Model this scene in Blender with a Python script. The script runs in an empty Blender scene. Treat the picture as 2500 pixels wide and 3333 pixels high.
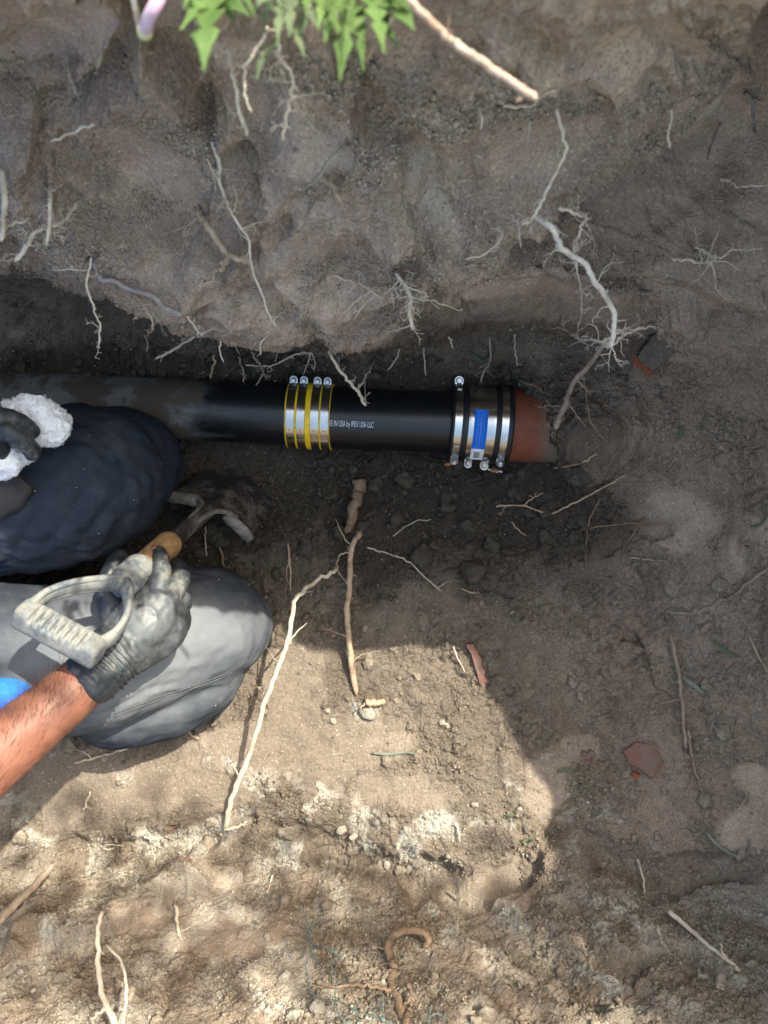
import bpy, math, random
import numpy as np
from mathutils import Vector, Matrix
R_ = math.radians
scene = bpy.context.scene
COL = scene.collection
H = 1.30            # camera height above the trench floor, metres
F = 2500.0          # focal length in pixels of the 2500 x 3333 photograph
random.seed(7)

# ---------------------------------------------------------------- camera
cam = bpy.data.cameras.new('camera'); camo = bpy.data.objects.new('camera', cam); COL.objects.link(camo)
camo.location = (0, 0, H); camo.rotation_euler = (0, 0, 0)
cam.sensor_fit = 'VERTICAL'; cam.lens = 6.86; cam.sensor_height = 6.86 * 3333 / F; cam.sensor_width = cam.sensor_height
cam.clip_start = 0.02; cam.clip_end = 200
cam.dof.use_dof = True; cam.dof.focus_distance = 1.12; cam.dof.aperture_fstop = 1.8
scene.camera = camo
# ---------------------------------------------------------------- world, sun, exposure
SUN = Vector((.52, .62, 1.0)).normalized()
elev = math.asin(SUN.z); azim = math.atan2(SUN.x, SUN.y)
w = bpy.data.worlds.new('World'); scene.world = w; w.use_nodes = True
nt = w.node_tree; bg = nt.nodes['Background']
sky = nt.nodes.new('ShaderNodeTexSky'); sky.sky_type = 'NISHITA'; sky.sun_disc = False
sky.sun_elevation = elev; sky.sun_rotation = azim; sky.dust_density = 6.0; sky.air_density = 2.8; sky.ozone_density = 3.5
nt.links.new(sky.outputs[0], bg.inputs[0]); bg.inputs[1].default_value = 0.15
sl = bpy.data.lights.new('sun', 'SUN'); so = bpy.data.objects.new('sun', sl); COL.objects.link(so)
sl.energy = 3.1; sl.angle = R_(0.55); sl.color = (1.0, .955, .80)
so.rotation_euler = SUN.to_track_quat('Z', 'Y').to_euler(); so.location = SUN * 6
vs = scene.view_settings; vs.view_transform = 'Standard'; vs.look = 'None'; vs.exposure = 1.56; vs.gamma = 1.0; vs.use_curve_mapping = False
scene.render.resolution_x = 768; scene.render.resolution_y = 1024
try:
    scene.cycles.max_bounces = 6; scene.cycles.diffuse_bounces = 3
except Exception: pass

# ---------------------------------------------------------------- helpers
def W(px, py, z):
    d = H - z
    return Vector(((px - 1250) / F * d, (1666.5 - py) / F * d, z))
def tag(o, label=None, cat=None, group=None, kind=None):
    if label: o['label'] = label
    if cat: o['category'] = cat
    if group: o['group'] = group
    if kind: o['kind'] = kind
    return o
def empty(name, loc=(0, 0, 0)):
    o = bpy.data.objects.new(name, None); COL.objects.link(o); o.location = loc; o.empty_display_size = .05
    return o
def mesh_np(name, V, Fa):
    V = np.ascontiguousarray(V, dtype=np.float32); Fa = np.ascontiguousarray(Fa, dtype=np.int32)
    k = Fa.shape[1]; me = bpy.data.meshes.new(name)
    me.vertices.add(len(V)); me.vertices.foreach_set('co', V.ravel())
    me.loops.add(Fa.size); me.loops.foreach_set('vertex_index', Fa.ravel())
    me.polygons.add(len(Fa)); me.polygons.foreach_set('loop_start', np.arange(0, Fa.size, k, dtype=np.int32))
    me.update(calc_edges=True); me.polygons.foreach_set('use_smooth', np.ones(len(Fa), dtype=bool)); me.update()
    return me
def link(name, me, mat=None, parent=None):
    o = bpy.data.objects.new(name, me); COL.objects.link(o)
    if mat is not None:
        if len(me.materials) == 0: me.materials.append(mat)
    if parent is not None:
        o.parent = parent
        o.matrix_parent_inverse = Matrix.Identity(4) if parent.get('_local') else parent.matrix_basis.inverted() if parent.parent is None else parent_inv(parent)
    return o
def parent_inv(p):
    m = Matrix.Identity(4); q = p
    while q is not None:
        m = q.matrix_parent_inverse @ q.matrix_basis @ m if q.parent is not None else q.matrix_basis @ m
        q = q.parent
    return m.inverted()
class MB:
    """collects vertices and faces of one mesh, in world coordinates"""
    def __init__(s): s.v = []; s.f = []; s.sharp = False
    def add(s, vs, fs):
        n = len(s.v); s.v.extend([tuple(p) for p in vs]); s.f.extend([tuple(i + n for i in f) for f in fs]); return s
    def tube(s, pts, rad, seg=8, caps=True, ell=None, side=None):
        pts = [Vector(p) for p in pts]; n = len(pts)
        if not hasattr(rad, '__len__'): rad = [rad] * n
        t0 = (pts[1] - pts[0]).normalized()
        a = Vector(side) if side is not None else (Vector((0, 0, 1)) if abs(t0.z) < .9 else Vector((1, 0, 0)))
        nrm = (a - t0 * a.dot(t0)).normalized(); vs = []; fs = []
        for i in range(n):
            t = (pts[min(i + 1, n - 1)] - pts[max(i - 1, 0)])
            t = t.normalized() if t.length > 1e-9 else t0
            nrm = (nrm - t * nrm.dot(t)); nrm = nrm.normalized() if nrm.length > 1e-6 else t.orthogonal().normalized()
            b = t.cross(nrm); e = 1.0 if ell is None else (ell[i] if hasattr(ell, '__len__') else ell)
            for k in range(seg):
                an = 2 * math.pi * k / seg
                vs.append(pts[i] + nrm * (math.cos(an) * rad[i]) + b * (math.sin(an) * rad[i] * e))
        for i in range(n - 1):
            for k in range(seg):
                k2 = (k + 1) % seg
                fs.append((i * seg + k, i * seg + k2, (i + 1) * seg + k2, (i + 1) * seg + k))
        if caps:
            fs.append(tuple(range(seg))[::-1]); fs.append(tuple((n - 1) * seg + k for k in range(seg)))
        return s.add(vs, fs)
    def box(s, c, ax, ay, az):
        c = Vector(c); ax = Vector(ax); ay = Vector(ay); az = Vector(az)
        vs = [c + ax * i + ay * j + az * k for i in (-1, 1) for j in (-1, 1) for k in (-1, 1)]
        return s.add(vs, [(0, 1, 3, 2), (4, 6, 7, 5), (0, 4, 5, 1), (2, 3, 7, 6), (0, 2, 6, 4), (1, 5, 7, 3)])
    def build(s, name, mat=None, parent=None, smooth=True, bevel=0, auto=35):
        me = bpy.data.meshes.new(name); me.from_pydata(s.v, [], s.f); me.update()
        o = link(name, me, mat, parent)
        if smooth:
            me.polygons.foreach_set('use_smooth', np.ones(len(me.polygons), dtype=bool))
            if auto:
                try: me.set_sharp_from_angle(angle=R_(auto))
                except Exception: pass
        if bevel:
            b = o.modifiers.new('bevel', 'BEVEL'); b.width = bevel; b.segments = 2; b.limit_method = 'ANGLE'; b.angle_limit = R_(40)
        return o
def crspline(pts, sub=6):
    pts = [Vector(p) for p in pts]; out = []
    P = [pts[0] * 2 - pts[1]] + pts + [pts[-1] * 2 - pts[-2]]
    for i in range(1, len(P) - 2):
        for k in range(sub):
            t = k / sub; a, b, c, d = P[i - 1], P[i], P[i + 1], P[i + 2]
            out.append(.5 * ((2 * b) + (c - a) * t + (2 * a - 5 * b + 4 * c - d) * t * t + (3 * b - a - 3 * c + d) * t ** 3))
    out.append(pts[-1]); return out
def lerplist(vals, n):
    return list(np.interp(np.linspace(0, len(vals) - 1, n), range(len(vals)), vals))

# ---------------------------------------------------------------- numpy noise
def _hash(i, j, k, seed):
    h = (i.astype(np.uint32) * np.uint32(374761393) + j.astype(np.uint32) * np.uint32(668265263) + k.astype(np.uint32) * np.uint32(2147483647) * np.uint32(3) + np.uint32((seed * 1274126177) & 0xffffffff))
    h = (h ^ (h >> np.uint32(13))) * np.uint32(1274126177)
    h = (h ^ (h >> np.uint32(15))) * np.uint32(2246822519)
    return ((h ^ (h >> np.uint32(16))) & np.uint32(0xffffff)).astype(np.float32) / np.float32(0xffffff)
def vnoise(p, seed=0):
    fl = np.floor(p); f = (p - fl).astype(np.float32); q = fl.astype(np.int64)
    u = f * f * f * (f * (f * 6 - 15) + 10)
    r = 0
    for dx in (0, 1):
        wx = u[:, 0] if dx else 1 - u[:, 0]
        for dy in (0, 1):
            wy = u[:, 1] if dy else 1 - u[:, 1]
            for dz in (0, 1):
                wz = u[:, 2] if dz else 1 - u[:, 2]
                r = r + wx * wy * wz * _hash(q[:, 0] + dx, q[:, 1] + dy, q[:, 2] + dz, seed)
    return r * 2 - 1
def fbm(p, sc, octv=4, seed=0, gain=.5):
    r = 0; a = 1; s = sc
    for o in range(octv):
        r = r + a * vnoise(p * s + o * 17.3, seed + o); a *= gain; s *= 2.03
    return r
def worley(p, seed=0):
    fl = np.floor(p); f = (p - fl).astype(np.float32); q = fl.astype(np.int64)
    f1 = np.full(len(p), 9, np.float32); f2 = f1.copy(); idv = np.zeros(len(p), np.float32)
    for dx in (-1, 0, 1):
        for dy in (-1, 0, 1):
            for dz in (-1, 0, 1):
                a, b, c = q[:, 0] + dx, q[:, 1] + dy, q[:, 2] + dz
                h1 = _hash(a, b, c, seed); h2 = _hash(a, b, c, seed + 1); h3 = _hash(a, b, c, seed + 2)
                d = np.sqrt((dx + h1 - f[:, 0]) ** 2 + (dy + h2 - f[:, 1]) ** 2 + (dz + h3 - f[:, 2]) ** 2)
                m = d < f1
                f2 = np.where(m, f1, np.minimum(f2, d)); idv = np.where(m, h1 * .37 + h2 * .63, idv); f1 = np.where(m, d, f1)
    return f1, f2, idv
def sstep(a, b, x):
    t = np.clip((x - a) / (b - a), 0, 1); return t * t * (3 - 2 * t)

# ---------------------------------------------------------------- materials
MATS = {}
class NT:
    def __init__(s, name):
        s.m = bpy.data.materials.new(name); s.m.use_nodes = True; s.t = s.m.node_tree; s.b = s.t.nodes['Principled BSDF']; s.co = None; MATS[name] = s.m
    def n(s, t, **kw):
        x = s.t.nodes.new(t)
        for k, v in kw.items(): setattr(x, k, v)
        return x
    def l(s, a, b): s.t.links.new(a, b)
    def coord(s):
        if s.co is None:
            s.co = s.n('ShaderNodeTexCoord').outputs['Object']
            if getattr(s, 'cs', 1) != 1:
                mp = s.n('ShaderNodeMapping'); mp.inputs['Scale'].default_value = (s.cs,) * 3; s.l(s.co, mp.inputs[0]); s.co = mp.outputs[0]
        return s.co
    def noise(s, scale, detail=5, rough=.6, stretch=None, dist=0):
        x = s.n('ShaderNodeTexNoise'); x.inputs['Scale'].default_value = scale; x.inputs['Detail'].default_value = detail; x.inputs['Roughness'].default_value = rough; x.inputs['Distortion'].default_value = dist
        c = s.coord()
        if stretch:
            mp = s.n('ShaderNodeMapping'); s.l(c, mp.inputs[0]); mp.inputs['Scale'].default_value = stretch
            if len(stretch) == 3: c = mp.outputs[0]
        s.l(c, x.inputs['Vector']); return x.outputs['Fac']
    def voro(s, scale, feat='F1', out='Distance'):
        x = s.n('ShaderNodeTexVoronoi', feature=feat); x.inputs['Scale'].default_value = scale; s.l(s.coord(), x.inputs['Vector']); return x.outputs[out]
    def ramp(s, fac, a, b, lo=0.0, hi=1.0):
        x = s.n('ShaderNodeMapRange'); x.interpolation_type = 'SMOOTHSTEP'; s.l(fac, x.inputs[0])
        x.inputs[1].default_value = a; x.inputs[2].default_value = b; x.inputs[3].default_value = lo; x.inputs[4].default_value = hi; return x.outputs[0]
    def mix(s, fac, a, b, mode='MIX'):
        x = s.n('ShaderNodeMix', data_type='RGBA', blend_type=mode)
        for i, v in ((0, fac), (6, a), (7, b)):
            if hasattr(v, 'default_value') and hasattr(v, 'links'): s.l(v, x.inputs[i])
            elif i == 0: x.inputs[0].default_value = v
            else: x.inputs[i].default_value = (*v, 1)
        return x.outputs[2]
    def math(s, op, a, b=None):
        x = s.n('ShaderNodeMath', operation=op)
        for i, v in ((0, a), (1, b)):
            if v is None: continue
            if hasattr(v, 'links'): s.l(v, x.inputs[i])
            else: x.inputs[i].default_value = v
        return x.outputs[0]
    def attr(s, name): return s.n('ShaderNodeAttribute', attribute_name=name).outputs['Fac']
    def bump(s, h, strength=.5, dist=.002, prev=None):
        x = s.n('ShaderNodeBump'); x.inputs['Strength'].default_value = strength; x.inputs['Distance'].default_value = dist; s.l(h, x.inputs['Height'])
        if prev is not None: s.l(prev, x.inputs['Normal'])
        return x.outputs[0]
    def fin(s, col=None, rough=.8, metal=0, nrm=None, spec=.3, sub=0):
        b = s.b
        for nm, v in (('Base Color', col), ('Roughness', rough), ('Metallic', metal), ('Normal', nrm)):
            if v is None: continue
            if hasattr(v, 'links'): s.l(v, b.inputs[nm])
            elif nm == 'Base Color': b.inputs[nm].default_value = (*v, 1)
            else: b.inputs[nm].default_value = v
        b.inputs['Specular IOR Level'].default_value = spec
        if sub: b.inputs['Subsurface Weight'].default_value = sub; b.inputs['Subsurface Radius'].default_value = (.012, .004, .002); b.inputs['Subsurface Scale'].default_value = .6
        return s.m

def soil_mat(name, A, B, P, bstr=1.0, cs=1):
    m = NT(name); m.cs = cs
    big = m.noise(5, 6, .62); med = m.noise(34, 6, .7); fine = m.noise(260, 5, .75); grit = m.voro(520)
    c = m.mix(m.ramp(big, .35, .68), A, B)
    c = m.mix(m.ramp(med, .38, .7, 0, .55), c, tuple(x * .62 for x in A))
    c = m.mix(m.ramp(fine, .5, .72, 0, .6), c, tuple(min(1, x * 1.6) for x in B)); c = m.mix(m.ramp(m.noise(420, 3, .7), .52, .36, 0, .6), c, tuple(x * .55 for x in A))
    rnd = m.voro(300, out='Color'); sp = m.n('ShaderNodeSeparateColor'); m.l(rnd, sp.inputs[0])
    speck = m.math('MULTIPLY', m.ramp(sp.outputs[0], .975, .99), m.ramp(m.voro(300), .42, .25))
    c = m.mix(m.math('MULTIPLY', m.attr('dry'), .75), c, m.mix(1.0, c, (2.55, 2.27, 2.22), 'MULTIPLY'))  # brightens the soil colour where the wall lies in shade
    c = m.mix(m.math('MULTIPLY', m.attr('floor_shade'), .95), c, m.mix(1.0, c, (.26, .26, .265), 'MULTIPLY'))  # floor shade mixed into the soil colour
    c = m.mix(speck, c, (.42, .39, .33))
    c = m.mix(m.attr('pale'), c, m.mix(m.ramp(fine, .3, .75), tuple(x * .72 for x in P), P))
    c = m.mix(m.math('MULTIPLY', m.attr('rust'), .45), c, (.30, .085, .04))
    rough_amt = m.attr('crumb')
    h1 = m.math('ADD', m.math('MULTIPLY', fine, m.math('ADD', m.math('MULTIPLY', rough_amt, .85), .15)), m.math('MULTIPLY', grit, m.math('MULTIPLY', rough_amt, -.30)))
    streak = m.noise(90, 4, .6, stretch=(.25, 1.6, 1.0)); h1 = m.math('ADD', h1, m.math('MULTIPLY', streak, .04))
    ag = m.voro(150); ag2 = m.voro(330)
    h1 = m.math('SUBTRACT', h1, m.math('MULTIPLY', m.math('ADD', m.math('MULTIPLY', ag, .55), m.math('MULTIPLY', ag2, .35)), m.math('ADD', m.math('MULTIPLY', rough_amt, .8), .30)))
    nrm = m.bump(h1, .9 * bstr, .0055)
    nrm = m.bump(med, .35 * bstr, .008, nrm)
    return m.fin(c, .95, 0, nrm, .15)
SOIL = soil_mat('soil', (.150, .125, .098), (.218, .184, .146), (.60, .565, .49))

# ---------------------------------------------------------------- the trench: one soil sheet given by a net of control points
PXC = [0, 300, 600, 900, 1250, 1600, 1900, 2200, 2500]
def row(py, z):
    py = py if isinstance(py, list) else [py] * 9
    z = z if isinstance(z, list) else [z] * 9
    return [np.array(W(a, b, c)) for a, b, c in zip(PXC, py, z)]
r2 = row([-40, -60, -60, -80, -80, -60, -30, -25, -25], [.84, .87, .89, .89, .89, .89, .89, .88, .86])
r3 = row(200, [.70, .74, .76, .78, .78, .78, .77, .73, .60])
r4 = row(450, [.60, .62, .64, .66, .67, .67, .65, .58, .49])
r5 = row([650, 680, 700, 700, 700, 700, 700, 690, 680], [.50, .51, .54, .57, .58, .57, .54, .46, .41])
r6 = row([760, 840, 930, 970, 985, 955, 930, 920, 900], [.43, .43, .44, .44, .44, .44, .42, .37, .35])
r7 = row([850, 960, 1075, 1112, 1143, 1085, 1075, 1045, 1050], [.35, .35, .35, .35, .35, .35, .34, .31, .31])
def under(dy, z, alt):
    out = []
    for i, p in enumerate(r7):
        if i <= 6: out.append(np.array((p[0], p[1] + dy, z)))
        else: out.append(np.array(W(PXC[i], *alt[i - 7])))
    return out
r8 = under(.020, .27, [(1115, .25), (1150, .27)])
r9 = under(.050, .14, [(1190, .20), (1240, .24)])
r10 = row([1075, 1095, 1135, 1160, 1185, 1165, 1190, 1270, 1340], [.08, .08, .08, .08, .08, .09, .13, .15, .21])
r11 = row([1230, 1260, 1300, 1350, 1370, 1370, 1370, 1390, 1440], [.06, .05, .02, .02, .02, .02, .14, .12, .19])
r12 = row(1530, [.0, .0, .0, .0, .0, .0, .05, .09, .17])
r13 = row(1760, [.0, .0, .0, .0, .0, .005, .03, .07, .15])
r14 = row(2050, [.03, .03, .03, .03, .03, .03, .03, .06, .14])
r15 = row(2350, [.05, .05, .05, .05, .05, .05, .05, .08, .14])
r16 = row(2650, [.07, .07, .07, .07, .07, .07, .07, .09, .14])
r17 = row([2760, 2790, 2800, 2830, 2860, 2860, 2820, 2840, 2880], [.08, .08, .08, .08, .08, .08, .08, .10, .15])
r18 = row([2880, 2900, 2920, 2950, 2980, 2980, 2950, 2970, 3000], [.15, .15, .14, .14, .14, .14, .14, .15, .19])
r19 = row(3160, [.27, .27, .26, .26, .26, .26, .25, .25, .27])
r20 = row(3420, [.39, .39, .38, .38, .38, .38, .37, .36, .37])
r21 = [p + np.array((p[0] * .25, -.07, .24)) for p in r20]
r22 = [np.array((p[0] * 1.6, p[1] - .13, .87)) for p in r20]
r23 = [np.array((p[0] * 2.4, -1.1, .90)) for p in r20]
r24 = [np.array((p[0] * 9, -6.0, .92)) for p in r20]
r1 = [np.array((-.42 + .11 * i, .62, .93)) for i in range(9)]
r0 = [np.array((-3 + .8 * i, 6.0, .95)) for i in range(9)]
ROWS = [r0, r1, r2, r3, r4, r5, r6, r7, r8, r9, r10, r11, r12, r13, r14, r15, r16, r17, r18, r19, r20, r21, r22, r23, r24]
net = []
for ri, r in enumerate(ROWS):
    a, b = r[0], r[-1]
    yb, xb = b[1], b[0]
    xe = float(np.interp(yb, [-6, -.9, -.6, -.2, -.09, .01, .12, .2, .32, .45, 6], [1.4, .80, .68, .64, .68, .72, .667, .63, .566, .5, 3.5]))
    if ri <= 1 or ri >= 23: edge = np.array((max(xe, xb + .1), yb, .93))
    else: edge = np.array((max(xe, xb + .03), yb, .89))
    mid = np.array((xb + (edge[0] - xb) * .75, yb, b[2] + (edge[2] - b[2]) * .45))
    l1 = np.array((min(-.95, a[0] - .35), a[1], a[2])); l2 = np.array((-5., a[1], a[2]))
    net.append([l2, l1] + list(r) + [mid, edge, np.array((edge[0] + .55, yb, .93)), np.array((edge[0] + 5, yb, .95))])
net = np.array(net)                                   # rows x cols x 3
def pchip(Y, n_per):                                  # monotone cubic along axis 0, n_per samples in each interval
    n = Y.shape[0]; d = np.diff(Y, axis=0); m = np.zeros_like(Y)
    s = d[:-1] * d[1:]; m[1:-1] = np.where(s > 0, 2 * s / np.where(d[:-1] + d[1:] == 0, 1, d[:-1] + d[1:]), 0)
    m[0] = d[0]; m[-1] = d[-1]; out = []
    for i in range(n - 1):
        t = (np.arange(n_per[i]) / n_per[i]).reshape((-1,) + (1,) * (Y.ndim - 1))
        out.append((2 * t**3 - 3 * t**2 + 1) * Y[i] + (t**3 - 2 * t**2 + t) * m[i] + (-2 * t**3 + 3 * t**2) * Y[i + 1] + (t**3 - t**2) * m[i + 1])
    out.append(Y[-1:]); return np.concatenate(out, 0)
NR = [6, 12, 78, 74, 74, 78, 44, 14, 18, 30, 52, 52, 66, 84, 88, 88, 46, 40, 60, 66, 16, 14, 10, 6]
NC = [8, 46, 86, 86, 86, 100, 100, 86, 86, 86, 26, 26, 12, 6]
G = pchip(net, NR); G = np.swapaxes(pchip(np.swapaxes(G, 0, 1), NC), 0, 1)
nr, nc = G.shape[:2]; RS = np.concatenate([[0], np.cumsum(NR)])
def normals(G):
    du = np.gradient(G, axis=1); dv = np.gradient(G, axis=0)
    n = np.cross(dv, du); n /= np.linalg.norm(n, axis=2, keepdims=True) + 1e-12
    return np.where(n[..., 2:3] < -.75, -n, n)
N = normals(G)
if N[RS[14], nc // 2, 2] < 0: N = -N
Pf = G.reshape(-1, 3); Nf = N.reshape(-1, 3)
dd = np.maximum(H - Pf[:, 2], .2)
PX = Pf[:, 0] / dd * F + 1250; PY = 1666.5 - Pf[:, 1] / dd * F
rowi = np.repeat(np.arange(nr), nc)
iswall = rowi < RS[8]; isfloor = (rowi >= RS[8]) & (rowi < RS[17]); isnear = rowi >= RS[17]
wz = (1 - sstep(RS[8] - 6, RS[8] + 14, rowi)).astype(np.float32); nrz = sstep(RS[17] - 14, RS[17] + 26, rowi).astype(np.float32); nz = 1 - wz; fz = nz * (1 - nrz)
def zones(a, b, c): return a * wz + b * fz + c * nrz
def polydist(px, py, poly):                           # signed distance in photo pixels to an open polyline (right-hand side positive)
    best = np.full(len(px), 1e9, np.float32); sg = np.ones(len(px), np.float32)
    for (x0, y0), (x1, y1) in zip(poly[:-1], poly[1:]):
        dx, dy = x1 - x0, y1 - y0; L2 = dx * dx + dy * dy
        t = np.clip(((px - x0) * dx + (py - y0) * dy) / L2, 0, 1)
        d = np.hypot(px - x0 - t * dx, py - y0 - t * dy); cr = dx * (py - y0) - dy * (px - x0)
        m = d < best; best = np.where(m, d, best); sg = np.where(m, np.where(cr >= 0, -1, 1), sg)
    return best * sg
jx = fbm(Pf, 22, 4, 91) * 26; jy = fbm(Pf, 22, 4, 97) * 26   # ragged pixel jitter for ledges and patches
QX, QY = PX + jx, PY + jy
D = np.zeros(len(Pf), np.float32); crumb = np.full(len(Pf), .55, np.float32); pale = np.zeros(len(Pf), np.float32); rust = np.zeros(len(Pf), np.float32)
# broad undulation
D += fbm(Pf, 5.5, 3, 3) * zones(.008, .006, .009)
# ledges and scrape facets: (polyline, drop on the left-hand side of travel, soft width px, reach px)
def ledge(poly, depth, soft, reach, zone=None, ends=90):
    global D
    s = polydist(QX, QY, poly); t = sstep(-soft, soft, s)
    fall = 1 - sstep(reach * .35, reach, np.abs(s))
    e0 = np.hypot(PX - poly[0][0], PY - poly[0][1]); e1 = np.hypot(PX - poly[-1][0], PY - poly[-1][1])
    fall = fall * sstep(0, ends, np.minimum(e0, e1))
    if zone is not None: fall = fall * zone
    D -= (t * fall * depth * (1 + .5 * wz)).astype(np.float32)

ledge([(1560, 800), (1700, 715), (1860, 660), (2050, 555), (2180, 470), (2300, 400), (2400, 230), (2480, 60), (2520, -60)][::-1], .075, 9, 620, wz, 420)
ledge([(330, 40), (420, 170), (470, 260), (590, 420), (700, 520)], .028, 9, 260, wz)
ledge([(150, 500), (190, 590), (330, 690), (470, 760), (560, 800)][::-1], -.026, 8, 240, wz)
ledge([(0, 240), (110, 300), (240, 290), (330, 230), (400, 120)][::-1], .022, 9, 170, wz)
ledge([(880, 880), (960, 960), (1050, 1060), (1120, 1110)][::-1], .016, 8, 150, wz)
ledge([(690, 960), (800, 940), (920, 990), (1000, 1060)], -.014, 8, 130, wz)
ledge([(1130, 330), (1160, 400), (1200, 480), (1290, 520), (1330, 640)], .018, 9, 180, wz)
ledge([(1640, 160), (1720, 250), (1800, 310), (2020, 360), (2150, 300)], -.012, 12, 120, wz)
ledge([(860, 840), (960, 780), (990, 720)], .016, 8, 110, wz)
ledge([(620, 985), (760, 1030), (900, 1050)], -.010, 8, 90, wz)
ledge([(1330, 800), (1450, 850), (1560, 830), (1700, 760)], -.022, 8, 170, wz)
ledge([(1600, 1070), (1760, 1000), (1830, 960), (1990, 900), (2150, 760)], .020, 9, 130, wz)
ledge([(2080, 1190), (2140, 1100), (2230, 1090), (2330, 1120), (2480, 1150)], .02, 8, 130)
# near bank and floor cracks
ledge([(0, 2960), (120, 2890), (250, 2830), (420, 2790), (600, 2800), (760, 2720)], .026, 8, 110, nz)
ledge([(120, 3100), (330, 3060), (500, 2990), (620, 2920), (720, 2880)], -.034, 7, 150, nz)
ledge([(960, 2800), (1150, 2830), (1400, 2900), (1560, 2930), (1720, 2860), (1830, 2760), (1900, 2700)], .030, 8, 130, nz)
ledge([(1880, 2790), (1990, 2850), (2130, 2915), (2300, 2890), (2490, 2880)], .026, 8, 130, nz)
ledge([(1430, 2960), (1600, 3080), (1800, 3190), (2000, 3300)], .022, 12, 170, nz)
ledge([(1850, 3020), (1900, 3120), (2060, 3200), (2200, 3160)], .014, 8, 100, nz)
ledge([(2230, 2380), (2110, 2130), (2070, 2250), (1890, 2300)], .016, 7, 90, nz)
ledge([(2050, 1790), (2130, 1760), (2080, 1920), (2050, 2040)], .018, 8, 100, nz)
ledge([(1750, 1440), (1800, 1560), (1740, 1640), (1640, 1720)], .012, 14, 140, nz)
ledge([(2380, 1540), (2390, 1700), (2350, 1880)], .010, 10, 90, nz)
# slabs: cells of scraped clay that stand a little proud of or behind each other
ca, sa = math.cos(.75), math.sin(.75)
def ell(x, y, rx, ry, soft=.5): 
    q = np.sqrt(((QX - x) / rx) ** 2 + ((QY - y) / ry) ** 2); return 1 - sstep(1 - soft, 1 + soft * .2, q)
S = np.stack([Pf[:, 0] * ca - Pf[:, 2] * sa, Pf[:, 1] * 1.2, Pf[:, 0] * sa + Pf[:, 2] * ca], 1) + fbm(Pf, 14, 4, 41)[:, None] * .022
vis = (PX > -250) & (PX < 2750) & (PY > -250) & (PY < 3600)
iv = np.nonzero(vis)[0]
f1, f2, cid = worley(S[iv] * np.array((3.0, 5.0, 8.5)), 5)
edge = sstep(0, .07, f2 - f1); off = (cid - .5)
D[iv] += (off * edge * zones(.030, .004, .012)[iv] * (1 - ell(2300, 560, 330, 420, .6)[iv])).astype(np.float32)
smooth = sstep(.05, .25, fbm(Pf, 7, 3, 55) + zones(.10, -.12, .06) - .25 * (1 - np.clip((fbm(Pf, 3, 2, 8) + .6), 0, 1)))
# scoops left by the bucket and spade: crisp rim, even floor
for (x, y, rx, ry, an, dep) in [(540, 650, 300, 125, 38, .026), (900, 420, 280, 150, 22, .024), (600, 890, 310, 85, 28, .020), (1000, 880, 210, 140, -12, .016), (1700, 470, 330, 160, -22, .020), (1980, 230, 320, 130, -16, .022), (1150, 1010, 150, 110, 5, .014), (2230, 700, 320, 140, -38, .024), (1430, 640, 120, 150, 10, .014), (140, 110, 240, 130, -8, .012), (1640, 930, 220, 80, -10, .016), (880, 1020, 110, 60, 25, .014), (1180, 160, 240, 110, 8, .016), (2330, 1000, 240, 90, -15, .016)]:
    c_, s_ = math.cos(R_(an)), math.sin(R_(an)); ux = (PX + jx * .45 - x) * c_ + (PY + jy * .45 - y) * s_; uy = -(PX + jx * .45 - x) * s_ + (PY + jy * .45 - y) * c_
    q = (np.abs(ux / rx) ** 2.6 + np.abs(uy / ry) ** 2.6) ** (1 / 2.6); pr_ = np.sqrt(np.clip(1 - q ** 3, 0, 1)) * (.55 + .45 * np.clip((ux / rx + 1) / 2, 0, 1))
    D -= (pr_ * dep * 1.0 * wz * (1 - sstep(900, 1050, PY))).astype(np.float32); smooth = np.maximum(smooth, (1 - sstep(.80, 1.0, q)) * .95); smooth = smooth * (1 - .8 * (sstep(.95, 1.05, q) * (1 - sstep(1.15, 1.5, q))))
# hand-set smooth (scraped) and crumbly zones, ellipses in photo pixels: x, y, rx, ry
def ell(x, y, rx, ry, soft=.5): 
    q = np.sqrt(((QX - x) / rx) ** 2 + ((QY - y) / ry) ** 2); return 1 - sstep(1 - soft, 1 + soft * .2, q)
for e in [(2420, 900, 200, 180), (450, 2560, 300, 120), (1100, 2420, 240, 120), (1300, 2600, 240, 110), (560, 2880, 260, 70), (700, 3050, 300, 90), (1600, 3150, 240, 100), (2200, 1700, 160, 140), (120, 120, 170, 140)]:
    smooth = np.maximum(smooth, ell(*e))
for e in [(330, 360, 200, 120), (600, 480, 160, 70), (240, 600, 160, 130), (330, 760, 200, 100), (1320, 800, 180, 140), (1250, 640, 110, 200), (1700, 680, 260, 90), (1450, 880, 160, 90), (200, 880, 300, 110), (1480, 380, 240, 120), (1560, 2150, 160, 250), (1500, 2720, 260, 120), (1250, 2720, 240, 120), (1000, 2680, 160, 100), (300, 2780, 300, 90), (1700, 2050, 200, 300), (1000, 1650, 300, 200)]:
    smooth = smooth * (1 - ell(*e))
crumb = (1 - smooth).astype(np.float32)
lowlit = ((PY > 1150) & (PY < 1800) & (PX < 1900)) * 1.0
crumb = np.maximum(crumb, (lowlit * .9 * (~iswall)).astype(np.float32))
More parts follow.
